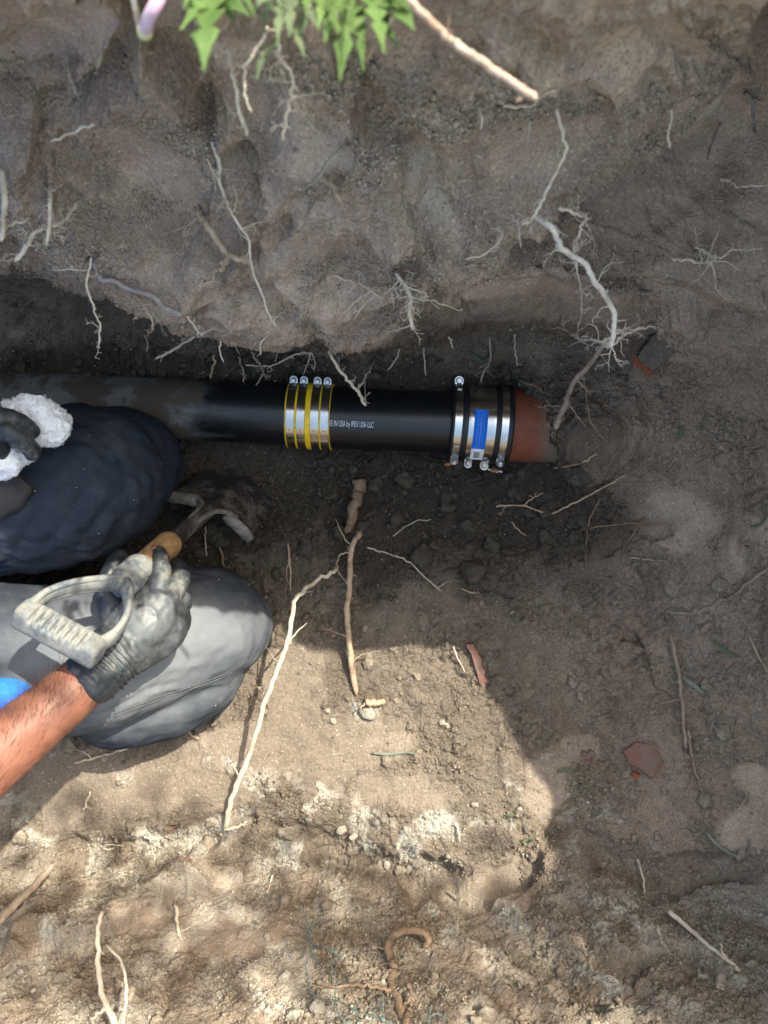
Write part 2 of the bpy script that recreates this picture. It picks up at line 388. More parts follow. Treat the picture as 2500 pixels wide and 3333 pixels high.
# pale dry patches
pq = fbm(Pf, 26, 4, 71)
for e in [(860, 2620, 120, 110), (330, 2790, 150, 55), (640, 2730, 130, 70), (480, 2740, 90, 60), (1330, 2760, 190, 110), (1180, 2680, 90, 60), (950, 2800, 140, 60), (420, 2850, 120, 40), (330, 2950, 230, 80), (870, 3060, 110, 70), (660, 3125, 70, 45), (1450, 3020, 130, 80), (1980, 3170, 190, 100), (850, 3290, 230, 90), (1150, 3290, 150, 90), (2060, 3000, 190, 110), (1650, 2950, 130, 70), (100, 3050, 160, 70), (540, 3190, 90, 40), (1560, 2640, 80, 60), (1650, 2570, 60, 60), (1000, 2600, 90, 90), (150, 2700, 180, 60), (2350, 3230, 150, 90), (1430, 2680, 120, 60), (1200, 2320, 60, 40)]:
    pale = np.maximum(pale, ell(*e, .7) * sstep(-.22, .30, pq))
pale = np.maximum(pale, .4 * sstep(.45, .8, pq) * (PY > 2450) * (PX < 2000) * (~iswall))
pale = np.maximum(pale, .3 * np.maximum(ell(1400, 610, 110, 40, .9), ell(1420, 700, 70, 40, .9)))
pale = np.maximum(pale, .34 * nrz * sstep(-.6, .5, pq))
crumb = np.maximum(crumb, pale * .9)
for e in [(560, 2700, 22, 22), (620, 2860, 24, 16), (540, 2715, 16, 12), (90, 2790, 8, 8), (1910, 2455, 34, 14)]:
    rust = np.maximum(rust, ell(*e, .9))
floor_shade = (sstep(1050, 1250, QY + 60 * fbm(Pf, 9, 3, 77)) * (1 - sstep(1750, 2060, QY + 130 * fbm(Pf, 9, 3, 78))) * (1 - sstep(1650, 2150, QX + 200 * fbm(Pf, 6, 3, 79)))).astype(np.float32)  # shade of the trench bottom painted as a darker soil band
floor_shade[iswall] = 0
floor_shade = np.maximum(floor_shade, (((rowi >= RS[8]) & (rowi < RS[10])) * (1 - sstep(1500, 1950, QX)) * (.10 + .40 * sstep(200, 900, QX))).astype(np.float32))  # shade under the wall lip painted into the colour as well
dry = (wz * (.95 + .38 * crumb) + .50 * nrz + fz * (.2 + .6 * sstep(1600, 2200, QX))).astype(np.float32)  # added brightness for shaded wall and right floor; near bank drier and greyer
# hollow under the roots at the right, toe hollow
D -= (ell(1950, 1850, 220, 260, .9) * .022 * nz).astype(np.float32)
D -= (ell(1560, 2925, 70, 26, .9) * .03).astype(np.float32) + (ell(1215, 920 + 1330, 40, 26, .9) * .008).astype(np.float32)
D += (ell(2000, 1430, 130, 150, .8) * .02).astype(np.float32) + (ell(1910, 1460, 130, 120, .8) * .035).astype(np.float32)
# bucket tooth scrapes on the near bank, and heel comb marks
for (x0, y0, x1, y1, wd) in [(1420, 3080, 1720, 3333, 150), (1620, 3000, 1900, 3220, 110), (560, 2820, 640, 2900, 120)]:
    ux, uy = x1 - x0, y1 - y0; L = math.hypot(ux, uy); ux /= L; uy /= L
    al = (PX - x0) * ux + (PY - y0) * uy; ac = (PX - x0) * -uy + (PY - y0) * ux
    msk = (np.abs(ac) < wd) * sstep(-30, 40, al) * (1 - sstep(L - 40, L + 40, al)) * (1 - sstep(wd * .6, wd, np.abs(ac)))
    D += (msk * .004 * np.sin(ac / 13. + fbm(Pf, 20, 2, 12) * 2)).astype(np.float32); crumb = np.maximum(crumb, msk.astype(np.float32) * .6)
# desiccation ripples on the recessed clay, right
rp = ell(2050, 720, 260, 170, .6) * wz
D += (rp * .0022 * fbm(np.stack([Pf[:, 0] * 1.0, Pf[:, 1] * 3.2, Pf[:, 2] * 3.2], 1), 42, 3, 33)).astype(np.float32)
# clods and crumbs
vi = np.nonzero(vis & (crumb > .08))[0]
a1, a2, _ = worley(Pf[vi] * 46 + fbm(Pf[vi], 60, 2, 15)[:, None] * .5, 21)
hump = np.clip(1 - a1 * 1.15, 0, 1) * sstep(0, .12, a2 - a1)
msk1 = sstep(-.25, .35, fbm(Pf[vi], 12, 3, 61)) * crumb[vi]
D[vi] += hump * msk1 * zones(.004, .012, .006)[vi]
b1, b2, _ = worley(Pf[vi] * 130 + 3.3, 29)
D[vi] += np.clip(1 - b1 * 1.1, 0, 1) * sstep(0, .15, b2 - b1) * crumb[vi] * sstep(-.3, .3, fbm(Pf[vi], 30, 2, 62)) * (.0034 + .0016 * pale[vi])
D += (wz * crumb * .0035 * (1 - np.abs(fbm(Pf, 55, 3, 205)) * 1.6)).astype(np.float32)
D += fbm(Pf, 40, 4, 23) * (.0018 + .0032 * crumb)
D += fbm(Pf, 170, 3, 24, .65) * (.0003 + .0016 * crumb)
far = ~vis
# fine, sharp grain
G2 = (Pf + Nf * D[:, None]).reshape(nr, nc, 3)
quad = None
def sheet(name, a, b):
    global quad
    n = b - a + 1; V = G2[a:b + 1].reshape(-1, 3)
    i = np.arange((n - 1) * nc).reshape(n - 1, nc)[:, :-1].ravel()
    me = mesh_np(name, V, np.stack([i, i + 1, i + nc + 1, i + nc], 1)[:, ::-1])
    for nm, arr in (('pale', pale), ('crumb', crumb), ('rust', rust), ('floor_shade', floor_shade), ('dry', dry)):
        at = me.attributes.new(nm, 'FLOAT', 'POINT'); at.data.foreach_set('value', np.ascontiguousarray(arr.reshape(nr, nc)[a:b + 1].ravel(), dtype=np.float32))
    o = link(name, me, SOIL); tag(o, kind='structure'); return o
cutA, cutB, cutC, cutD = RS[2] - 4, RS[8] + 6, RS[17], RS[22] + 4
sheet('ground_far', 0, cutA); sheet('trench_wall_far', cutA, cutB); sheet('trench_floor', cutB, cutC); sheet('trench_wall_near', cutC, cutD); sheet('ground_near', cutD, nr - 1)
# what the lens meets first, for setting things down on the soil
V3 = G2.reshape(-1, 3); d3 = H - V3[:, 2]
ok = d3 > .2
qx = np.round((V3[:, 0] / np.maximum(d3, .2) * F + 1250 + 400) / 6).astype(int); qy = np.round((1666.5 - V3[:, 1] / np.maximum(d3, .2) * F + 400) / 6).astype(int)
DW, DH = 3300 // 6, 4133 // 6; DM = np.full((DH, DW), 9.0, np.float32)
ok &= (qx >= 0) & (qx < DW) & (qy >= 0) & (qy < DH)
np.minimum.at(DM, (qy[ok], qx[ok]), d3[ok])
for _ in range(14):
    hole = DM > 8
    if not hole.any(): break
    s = np.zeros_like(DM); c = np.zeros_like(DM)
    for dx, dy in ((1, 0), (-1, 0), (0, 1), (0, -1)):
        q = np.roll(np.roll(DM, dy, 0), dx, 1); g = q < 8; s += np.where(g, q, 0); c += g
    DM = np.where(hole & (c > 0), s / np.maximum(c, 1), DM)
def depth(px, py):
    i = int(min(max((py + 400) / 6, 1), DH - 2)); j = int(min(max((px + 400) / 6, 1), DW - 2))
    return float(np.median(DM[i - 1:i + 2, j - 1:j + 2]))
def soil(px, py, lift=0.0):
    d = depth(px, py) - lift
    return Vector(((px - 1250) / F * d, (1666.5 - py) / F * d, H - d))

# ================================================================= materials for the things
def simple(name, col, rough=.6, metal=0, spec=.3, var=.15, scale=60, bump=.0, bdist=.001):
    m = NT(name); n = m.noise(scale, 5, .65)
    c = m.mix(m.ramp(n, .3, .7), tuple(x * (1 - var) for x in col), tuple(min(1, x * (1 + var)) for x in col))
    return m.fin(c, rough, metal, m.bump(n, bump, bdist) if bump else None, spec)
def abs_mat(name, dirt):
    m = NT(name); st = m.noise(26, 7, .7, stretch=(.35, 1, 1)); blot = m.noise(11, 5, .65); fine = m.noise(240, 3, .6)
    x = m.n('ShaderNodeSeparateXYZ'); m.l(m.coord(), x.inputs[0])
    if dirt:      # dried mud gets thicker towards the buried end (local -x)
        along = m.ramp(x.outputs[0], .02, -.34)
        k = m.math('ADD', m.math('MULTIPLY', st, .55), m.math('MULTIPLY', along, .34))
        mud = m.math('MULTIPLY', m.ramp(k, .40, .56), m.ramp(m.noise(45, 5, .7, stretch=(.5, 1, 1)), .30, .62, .25, 1.0)); mud2 = m.ramp(m.math('ADD', blot, m.math('MULTIPLY', along, .13)), .60, .66)
    else:
        mud = m.ramp(m.math('ADD', st, m.math('MULTIPLY', fine, .15)), .70, .86, 0, .35); mud2 = m.ramp(blot, .74, .80, 0, .5)
    c = m.mix(mud, (.0055, .0065, .0085), (.115, .118, .122)); c = m.mix(mud2, c, (.055, .043, .032))
    r = m.math('ADD', .33, m.math('MULTIPLY', m.math('MAXIMUM', mud, mud2), .5))
    return m.fin(c, r, 0, m.bump(st, .25, .0012), .45)
def steel_mat(name, slots=False):
    m = NT(name); n = m.noise(40, 4, .6, stretch=(6, 1, 1)); sm = m.noise(25, 5, .6)
    c = m.mix(m.ramp(sm, .3, .75), (.50, .50, .49), (.40, .39, .37))
    return m.fin(c, m.ramp(n, .3, .7, .15, .26), 1.0, m.bump(n, .06, .0004), .5)
ABS_D = abs_mat('abs_muddy', True); ABS_C = abs_mat('abs_clean', False); STEEL = steel_mat('steel_band')
BOLT = simple('bolt_zinc', (.46, .46, .47), .30, 1.0, .5, .12, 300)
RUSTY = simple('bolt_rust', (.42, .17, .07), .6, .4, .4, .3, 300)
YEL = simple('yellow_gasket', (.78, .52, .008), .5, 0, .35, .15, 90)
RUB = simple('black_rubber', (.008, .009, .012), .42, 0, .4, .2, 60)
def clay_mat():
    m = NT('terracotta'); n = m.noise(40, 6, .7); f = m.noise(150, 4, .6, stretch=(.5, 1, 1))
    c = m.mix(m.ramp(n, .3, .75), (.150, .043, .022), (.195, .064, .034))
    c = m.mix(m.ramp(f, .63, .70, 0, .85), c, (.07, .045, .038))
    x = m.n('ShaderNodeSeparateXYZ'); m.l(m.coord(), x.inputs[0])
    soilk = m.ramp(m.math('ADD', m.math('MULTIPLY', n, .05), x.outputs[0]), .082, .125); c = m.mix(soilk, c, (.13, .11, .085))
    return m.fin(c, .62, 0, m.bump(f, .4, .0012), .3)
CLAY = clay_mat()
def dusty(name, base, dust, thr=(.45, .62), rough=.6, metal=0, scale=26, bump=.2, spec=.3):
    m = NT(name); n = m.noise(scale, 6, .7); f = m.noise(scale * 7, 4, .65)
    k = m.ramp(m.math('ADD', m.math('MULTIPLY', n, .7), m.math('MULTIPLY', f, .3)), *thr)
    c = m.mix(k, base, dust); return m.fin(c, m.math('ADD', rough, m.math('MULTIPLY', k, .25)), metal, m.bump(m.math('ADD', n, f), bump, .0015), spec)
SHARD = dusty('terracotta_shard', (.24, .062, .032), (.19, .11, .08), (.5, .75), .7)
SHARDP = dusty('terracotta_pink', (.175, .062, .048), (.165, .125, .10), (.36, .62), .7)

def lathe(mb, prof, frame, seg=72, a0=0., a1=2 * math.pi, closed=True):
    """prof: list of (x along axis, radius); frame: 4x4, local X is the axis, local Z is zenith"""
    full = abs(a1 - a0 - 2 * math.pi) < 1e-6; ns = seg if full else seg + 1; vs = []; fs = []
    for (x, r) in prof:
        for k in range(ns):
            a = a0 + (a1 - a0) * k / seg; vs.append(frame @ Vector((x, r * math.sin(a), r * math.cos(a))))
    n = len(prof)
    for i in range(n - 1 + (1 if closed else 0)):
        j = (i + 1) % n
        for k in range(seg):
            k2 = (k + 1) % ns; fs.append((i * ns + k, j * ns + k, j * ns + k2, i * ns + k2))
    if not full:
        fs.append(tuple(i * ns for i in range(n))); fs.append(tuple(i * ns + ns - 1 for i in range(n))[::-1])
    mb.add(vs, fs); return mb
def axis_frame(c, x):
    x = Vector(x).normalized(); y = Vector((0, 0, 1)).cross(x).normalized(); z = x.cross(y)
    return Matrix((( x.x, y.x, z.x, c[0]), (x.y, y.y, z.y, c[1]), (x.z, y.z, z.z, c[2]), (0, 0, 0, 1)))
def put(o, fr):
    """give an object a frame of its own while its mesh stays where it is"""
    o.data.transform(fr.inverted()); o.matrix_world = fr; return o
ZP = .055
AX = lambda px, py, z=ZP: np.array(W(px, py, z))
# right-hand black pipe (clean) from the yellow coupling to the big coupling
a, b = W(1000, 1357, ZP), W(1500, 1377, ZP)
fr = axis_frame(a, b - a)
L = (b - a).length
pr = .0490
mb = lathe(MB(), [(-.03, pr), (L, pr), (L, pr - .006), (-.03, pr - .006)], fr, 96)
pipe = put(mb.build('black_pipe', ABS_C), fr)
tag(pipe, 'clean glossy black plastic pipe printed with white letters', 'pipe')
# lettering wrapped on the pipe
def text_mesh(body, size, extr=0.0):
    cu = bpy.data.curves.new('lettering', 'FONT'); cu.body = body; cu.size = size; cu.extrude = extr; cu.resolution_u = 2
    o = bpy.data.objects.new('lettering_tmp', cu); COL.objects.link(o)
    dg = bpy.context.evaluated_depsgraph_get(); me = bpy.data.meshes.new_from_object(o.evaluated_get(dg))
    bpy.data.objects.remove(o); bpy.data.curves.remove(cu); return me
WHITEP = simple('white_print', (.58, .62, .68), .6, 0, .3, .1, 300)
me = text_mesh('DE IN USA by IPEX USA LLC', .0084); me.name = 'lettering'
x0 = (1078 - 1000) / F * (H - .09); phi0 = -math.asin(min(.99, .018 / pr)) 
co = np.zeros(len(me.vertices) * 3); me.vertices.foreach_get('co', co); co = co.reshape(-1, 3)
wid = co[:, 0].max(); sc = ((1226 - 1078) / F * (H - .1)) / wid
co[:, 0] *= sc; co[:, 1] *= 1.55; ang = phi0 + co[:, 1] / pr
co2 = np.stack([x0 + co[:, 0], (pr + .0005) * np.sin(ang), (pr + .0005) * np.cos(ang)], 1)
me.vertices.foreach_set('co', co2.ravel()); me.update()
lo = link('lettering', me, WHITEP); lo.parent = pipe
lo['label'] = 'white printed words DE IN USA by IPEX USA LLC'
# left-hand black pipe (muddy)
a2, b2 = W(-420, 1283, .035), W(1003, 1352, ZP)
fr2 = axis_frame(b2, b2 - a2); L2 = (b2 - a2).length
mb = lathe(MB(), [(-L2, .0500), (.0, .0500), (.0, .044), (-L2, .044)], fr2, 96)
tag(put(mb.build('black_pipe', ABS_D), fr2), 'dusty black plastic pipe caked with dried mud, running behind the kneeling leg', 'pipe')
# clay pipe
a3, b3 = W(1590, 1383, ZP), W(2000, 1392, ZP - .01); fr3 = axis_frame(a3, b3 - a3); L3 = (b3 - a3).length
mb = lathe(MB(), [(0, .0585), (L3, .0585), (L3, .045), (0, .045)], fr3, 96)
tag(put(mb.build('clay_pipe', CLAY), fr3), 'orange brown clay pipe end emerging from the soil', 'pipe')

# --- yellow shielded coupling with four steel bands
def band_ring(mb, fr, x, w, r, t=.0011, seg=96, bulge=0):
    return lathe(mb, [(x - w / 2, r), (x - w / 2 + .0006, r + t), (x + w / 2 - .0006, r + t), (x + w / 2, r), (x + w / 2, r - .001), (x - w / 2, r - .001)], fr, seg)
def screw(parent, fr, x, r, phi, mat_h, headr=.0052, length=.016, housing=True, hexn=6, up=1):
    """a tangential worm screw at angle phi round the pipe (0 = zenith, + = towards +y); head towards the zenith"""
    rad = Vector((0, math.sin(phi), math.cos(phi))); tan = Vector((0, -math.cos(phi), math.sin(phi)))
    if tan.z < 0: tan = -tan
    tan *= up; c = Vector((x, 0, 0)) + rad * (r + .0058); R3 = fr.to_3x3()
    T = lambda v: fr @ v
    if housing:
        hb = MB(); 
        hb.tube([T(c - tan * .0075), T(c + tan * .0045)], .0062, 14)
        hb.box(T(Vector((x, 0, 0)) + rad * (r + .0022) - tan * .002), R3 @ Vector((.0062, 0, 0)), R3 @ (tan * .0085), R3 @ (rad * .0018))
        hb.build('screw_housing', STEEL, parent)
    sb = MB(); sb.tube([T(c - tan * .010), T(c + tan * .006)], .0034, 10)
    sb.tube([T(c + tan * .0055), T(c + tan * .0062), T(c + tan * .0105), T(c + tan * .0118)], [headr * .9, headr, headr, headr * .72], hexn)
    sb.tube([T(c + tan * .0048), T(c + tan * .0056)], headr * 1.28, 16)
    sb.tube([T(c + tan * .0116), T(c + tan * .0124)], headr * .55, 12)
    return sb.build('screw', mat_h, parent, auto=30)
SLOTD = simple('slot_dark', (.03, .03, .03), .6, .3)
frc = axis_frame(W(1012, 1354, ZP), (b - a2)); Lc = .0705
cp = empty('pipe_coupling', frc.translation); tag(cp, 'yellow gasketed pipe coupling with four stainless steel clamp bands', 'pipe coupling')
lathe(MB(), [(-Lc / 2, .0500), (-Lc / 2, .0532), (-Lc / 2 + .002, .0540), (Lc / 2 - .002, .0540), (Lc / 2, .0532), (Lc / 2, .0500)], frc, 96).build('sleeve', YEL, cp)
# moulded ribs on the open middle strip of the gasket
for k in range(9):
    ph = -1.15 + k * .26; mbx = MB(); lathe(mbx, [(-.0065, .0538), (-.0055, .0546), (.0065, .0546), (.0072, .0538)], frc, 2, ph, ph + .012, True); mbx.build('rib', YEL, cp)
for i, xb in enumerate((-.0262, -.0098, .0118, .0275)):
    bd = band_ring(MB(), frc, xb, .0138, .0546).build('clamp_band', STEEL, cp, auto=50)
    screw(bd, frc, xb, .0552, R_(64), BOLT, .0046)
    # punched worm slots below the screw housing, two rivet dots and two bars lower down
    sm = MB()
    for q in range(8):
        ph = R_(47 - q * 3.4)
        for sg in (-1, 1):
            cs = [(-.0042, ph - .010 * sg), (.0042, ph + .010 * sg)]
            n_ = 3; vs = []
            for (xx, pp) in cs:
                for dw in (-.0042, .0042):
                    vs.append(frc @ Vector((xb + xx, (.0561) * math.sin(pp + dw), .0561 * math.cos(pp + dw))))
            sm.add(vs, [(0, 1, 3, 2)])
    sm.build('worm_slots', SLOTD, bd, smooth=False)['kind'] = 'stuff'
    rb = MB(); ph = R_(-30); cc = frc @ Vector((xb, .0557 * math.sin(ph), .0557 * math.cos(ph))); nn = (frc.to_3x3() @ Vector((0, math.sin(ph), math.cos(ph)))).normalized()
    rb.tube([cc - nn * .001, cc + nn * .0008, cc + nn * .0013], [.0021, .0020, .0012], 12); rb.build('rivet', BOLT, bd)
    rb = MB(); ph = R_(-43); lathe(rb, [(xb - .003, .0556), (xb - .003, .0562), (xb + .003, .0562), (xb + .003, .0556)], frc, 2, ph, ph + .016); rb.build('stamp_bar', BOLT, bd)

# --- big shear coupling: rubber sleeve, wide shield, two clamp bands, bolts, label
frs = axis_frame(W(1557, 1380, ZP), Vector((1, -.028, 0))); frs = frs @ Matrix.Rotation(R_(-2.2), 4, 'Z')
cq = empty('pipe_coupling', frs.translation); tag(cq, 'wide black rubber coupling with steel shield and blue label, joined to the clay pipe', 'pipe coupling')
lathe(MB(), [(-.0475, .047), (-.0475, .0565), (-.0455, .0590), (-.030, .0600), (-.0285, .0610), (-.026, .0612), (.026, .0630), (.0285, .0640), (.044, .0645), (.0465, .0660), (.0485, .0640), (.0485, .055)], frs, 96).build('rubber_sleeve', RUB, cq)
shield = lathe(MB(), [(-.0215, .0612), (-.0215, .0630), (-.019, .0636), (-.010, .0632), (.012, .0634), (.018, .0644), (.0205, .0642), (.0205, .061)], frs, 96).build('shield', STEEL, cq, auto=50)
bl = band_ring(MB(), frs, -.0370, .0125, .0603, .0014).build('clamp_band', STEEL, cq, auto=50)
br = band_ring(MB(), frs, .0345, .0120, .0648, .0014).build('clamp_band', STEEL, cq, auto=50)
def strap(parent, x, r, p0, p1, w=.0032, mat=BOLT):
    mm = MB(); lathe(mm, [(x - w, r), (x - w, r + .0018), (x + w, r + .0018), (x + w, r)], frs, 10, p0, p1); mm.build('clamp_tongue', mat, parent)
strap(bl, -.037, .0617, R_(50), R_(76)); screw(bl, frs, -.037, .0612, R_(80), BOLT, .0056)
strap(bl, -.037, .0617, R_(-70), R_(-44)); screw(bl, frs, -.037, .0612, R_(-76), BOLT, .0054)
strap(br, .0345, .0662, R_(-64), R_(-18), .0028); screw(br, frs, .0345, .0655, R_(-66), BOLT, .0056)
screw(shield, frs, -.014, .0630, R_(-82), BOLT, .0046); screw(shield, frs, .012, .0640, R_(-82), BOLT, .0054)
for (x, r, p) in ((-.0445, .062, -78), (.0305, .066, -82)):
    rm = MB(); c = frs @ Vector((x, (r + .006) * math.sin(R_(p)), (r + .006) * math.cos(R_(p)))); rm.tube([c + Vector((-.005, -.003, -.004)), c + Vector((.004, -.002, .004))], .0028, 8); rm.build('rusty_bolt_end', RUSTY, bl if x < 0 else br)
for q, (x, p) in enumerate(((.0345, -86), (.029, -93))):
    rm = MB(); c = frs @ Vector((x, .074 * math.sin(R_(p)), .074 * math.cos(R_(p)))); rm.tube([c + Vector((-.008, .003, .001)), c + Vector((.008, -.002, .003))], .0022, 8); rm.build('bolt_shank', BOLT, br)
# label (flat print wrapped on the shield)
LBL = simple('label_blue', (.012, .17, .74), .45, 0, .4, .05); LBW = simple('label_white', (.72, .73, .75), .5, 0, .3, .04); INK = simple('label_ink', (.012, .06, .30), .5, 0, .3, .05); INKB = simple('label_black', (.02, .02, .025), .5)
def patch(name, x0, x1, p0, p1, r, mat, parent, n=12):
    vs = []; fs = []
    for k in range(n + 1):
        p = p0 + (p1 - p0) * k / n
        for x in (x0, x1):
            for rr in (r, r + .00025): vs.append(frs @ Vector((x, rr * math.sin(p), rr * math.cos(p))))
    for k in range(n):
        i = k * 4; fs += [(i + 1, i + 3, i + 7, i + 5), (i, i + 1, i + 5, i + 4), (i + 2, i + 6, i + 7, i + 3)]
    return MB().add(vs, fs).build(name, mat, parent, auto=0)
RL = .0640
lab = patch('label', -.0135, .0072, R_(-44), R_(13), RL, LBL, shield, 16); lab['label'] = 'blue product label with white barcode end'
patch('label_white_end', -.0135, .0072, R_(-68), R_(-44.2), RL, LBW, shield, 10)
random.seed(3)
pk = MB()
def strip(x0, x1, p0, p1, r=RL + .0005):
    n = 4; vs = []
    for k in range(n + 1):
        p = p0 + (p1 - p0) * k / n
        for x in (x0, x1): vs.append(frs @ Vector((x, r * math.sin(p), r * math.cos(p))))
    pk.add(vs, [(2 * k, 2 * k + 1, 2 * k + 3, 2 * k + 2) for k in range(n)])
for xc, wd, dens in ((-.0105, .0005, 1), (-.0052, .0011, 1), (-.0005, .0008, 1), (.0040, .0005, 1)):
    p = 10.
    while p > -40:
        l = random.uniform(.7, 2.6); strip(xc - wd, xc + wd, R_(p - l), R_(p)); p -= l + random.uniform(.4, .9) + (1.4 if random.random() < .15 else 0)
pk.build('label_print', INK, lab, smooth=False)['kind'] = 'stuff'
pk = MB(); x = -.0080
while x < .0005:
    wv = random.uniform(.00025, .0008); strip(x, x + wv, R_(-63), R_(-49)); x += wv + random.uniform(.0003, .0006)
pk.build('barcode', INKB, lab, smooth=False)['kind'] = 'stuff'

# ================================================================= shovel
GRIPM = dusty('grip_plastic', (.070, .090, .108), (.235, .232, .215), (.34, .60), .55)
BLADE = dusty('blade_steel', (.035, .03, .027), (.15, .135, .12), (.45, .62), .55, .3)
TREAD = dusty('tread_worn', (.11, .10, .088), (.25, .23, .20), (.38, .62), .55, .3)
m = NT('wood_shaft'); gr = m.noise(22, 6, .65, stretch=(6, 6, .6)); m2 = m.noise(60, 4)
WOOD = m.fin(m.mix(m.ramp(m2, .55, .75, 0, .5), m.mix(m.ramp(gr, .3, .7), (.22, .12, .045), (.36, .225, .105)), (.30, .26, .20)), .62, 0, m.bump(gr, .2, .001), .3)
apex = Vector((-.318, -.087, .36)); sdir = Vector((.058, .099, -.24)).normalized()
wv = (W(830, 1722, .12) - W(565, 1592, .12)); wv = (wv - sdir * wv.dot(sdir)).normalized()      # across the blade
nv = sdir.cross(wv).normalized()
if nv.z < 0: nv = -nv
sh = empty('shovel', apex + sdir * .30); tag(sh, 'narrow shovel with D grip, wooden shaft and dirty steel blade, held upright', 'shovel')
MB().tube(crspline([apex - sdir * .004, apex + sdir * .03, apex + sdir * .075, apex + sdir * .112, apex + sdir * .122, apex + sdir * .127], 4), lerplist([.0165, .0172, .0178, .0185, .0165, .008], 21), 24).build('shaft', WOOD, sh)
sk = MB(); s0 = apex + sdir * .10
sk.tube([s0 + sdir * t for t in (0, .05, .09, .13, .17)], [.0125, .0120, .0105, .0085, .006], 20, ell=[1, 1, 1.1, 1.4, 2.0], side=nv).build('socket', BLADE, sh)
# blade: dished sheet with rolled shoulders
sh0 = apex + sdir * .262; nb, lb = 24, 20; vs = []; fs = []
for j in range(lb + 1):
    t = j / lb
    for side in (1, -1):
        for i in range(nb + 1):
            u = i / nb * 2 - 1; hw = .070 * (1 - .10 * t) if t < .8 else .070 * .92 * math.sqrt(max(.02, 1 - ((t - .8) / .2) ** 2 * .9))
            dish = .020 * (u * u) * (1 - .3 * t); ridge = .011 * math.exp(-(u / .16) ** 2) * (1 - min(1, t * 1.6))
            dip = -.030 * (abs(u) ** 1.4) * 0
            vs.append(sh0 + wv * (u * hw) + sdir * (.24 * t + .012 * (1 - abs(u)) * -1 * (1 - t)) + nv * (dish * -1 + ridge + side * .0011))
n1 = nb + 1
for j in range(lb):
    for i in range(nb):
        p = j * 2 * n1 + i; fs.append((p, p + 1, p + 2 * n1 + 1, p + 2 * n1)); q = p + n1; fs.append((q, q + 2 * n1, q + 2 * n1 + 1, q + 1))
for i in range(nb): fs.append((i, i + n1, i + n1 + 1, i + 1))
for j in range(lb):
    p = j * 2 * n1; fs.append((p, p + 2 * n1, p + 3 * n1, p + n1)); p += nb; fs.append((p, p + n1, p + 3 * n1, p + 2 * n1))
MB().add(vs, fs).build('blade', BLADE, sh)
for sg in (-1, 1):     # folded foot treads at the shoulders
    tm = MB(); pts = []
    for q in range(9):
        u = sg * (.32 + .72 * q / 8); pts.append(sh0 + wv * (u * .070) - sdir * (.003 - .004 * q / 8) - nv * (.020 * u * u + .004))
    tm.tube(crspline(pts, 2), [.0066 if 1 < i < 15 else .005 for i in range(17)], 12, ell=1.5, side=sdir).build('foot_tread', TREAD, sh)
for sg in (-1, 1):     # strap ridges running from the socket out to the shoulders
    rm = MB(); pts = [sh0 - sdir * .075 + nv * .006 + wv * (sg * .006), sh0 - sdir * .045 + nv * .006 + wv * (sg * .008), sh0 - sdir * .018 + nv * .004 + wv * (sg * .013), sh0 - sdir * .002 + nv * .001 + wv * (sg * .026), sh0 + sdir * .006 - nv * .003 + wv * (sg * .040)]
    rm.tube(crspline(pts, 5), lerplist([.0032, .0038, .0040, .0036, .0024], 21), 10).build('strap_ridge', TREAD, sh)
# D grip
yk = MB(); yk.tube(crspline([apex + sdir * .042, apex + sdir * .038, apex + sdir * .01, apex - sdir * .006], 5), lerplist([.0200, .0215, .0205, .0185], 16), 28)
A, B = W(96, 2003, .455), W(300, 2112, .455)
pl = [apex - sdir * .002, W(352, 1897, .385), W(240, 1910, .415), W(150, 1940, .437), W(100, 1982, .452)]
prr = [apex - sdir * .002, W(415, 1925, .388), W(415, 1995, .415), W(375, 2065, .44), W(308, 2108, .453)]
pn = (B - A).cross(sdir).normalized()
for pp in (pl, prr):
    c = crspline(pp, 7); yk.tube(c, lerplist([.0125, .0105, .0100, .0100, .0115], len(c)), 16, ell=lerplist([.9, .6, .45, .45, .8], len(c)), side=pn)
    yk.tube([p + pn * .008 for p in c], lerplist([.0050, .0044, .0040, .0040, .0046], len(c)), 10); yk.tube([p - pn * .008 for p in c], lerplist([.0050, .0044, .0040, .0040, .0046], len(c)), 10)       # stiffening flange
yoke = yk.build('grip_yoke', GRIPM, sh, auto=0)
bv = (B - A); bl_ = bv.length; bv.normalize(); up = (apex - (A + B) / 2); up = (up - bv * up.dot(bv)).normalized(); sd = bv.cross(up)
nl, ns = 160, 32; vs = []; fs = []; gdir = (up * .75 + Vector((0, 0, 1))).normalized()
for i in range(nl + 1):
    s = -.012 + (bl_ + .024) * i / nl; e = min(1, min(i, nl - i) / 7); rr = .0150 * (.62 + .38 * math.sqrt(1 - (1 - e) ** 2))
    tt = (s / bl_); g = 0
    if .06 < tt < .94: ph = (tt - .06) / .88 * 8; fr_ = ph - math.floor(ph); g = .0030 * (1 if .28 < fr_ < .72 else max(0, 1 - min(abs(fr_ - .28), abs(fr_ - .72)) / .12))
    for k in range(ns):
        a_ = 2 * math.pi * k / ns; cu, cs_ = math.cos(a_), math.sin(a_)
        r2_ = rr * (1 / (abs(cu) ** 5 + abs(cs_) ** 5) ** (1 / 5)) ** .85
        dq = (up * cu + sd * cs_).dot(gdir); r2_ -= g * 2.1 * max(0, min(1, (dq - .62) / .22))
        vs.append(A + bv * s + up * (cu * r2_) + sd * (cs_ * r2_ * 1.05) - up * .002)
for i in range(nl):
    for k in range(ns): k2 = (k + 1) % ns; fs.append((i * ns + k, i * ns + k2, (i + 1) * ns + k2, (i + 1) * ns + k))
fs.append(tuple(range(ns))[::-1]); fs.append(tuple(nl * ns + k for k in range(ns)))
MB().add(vs, fs).build('grip_bar', GRIPM, sh, auto=0)

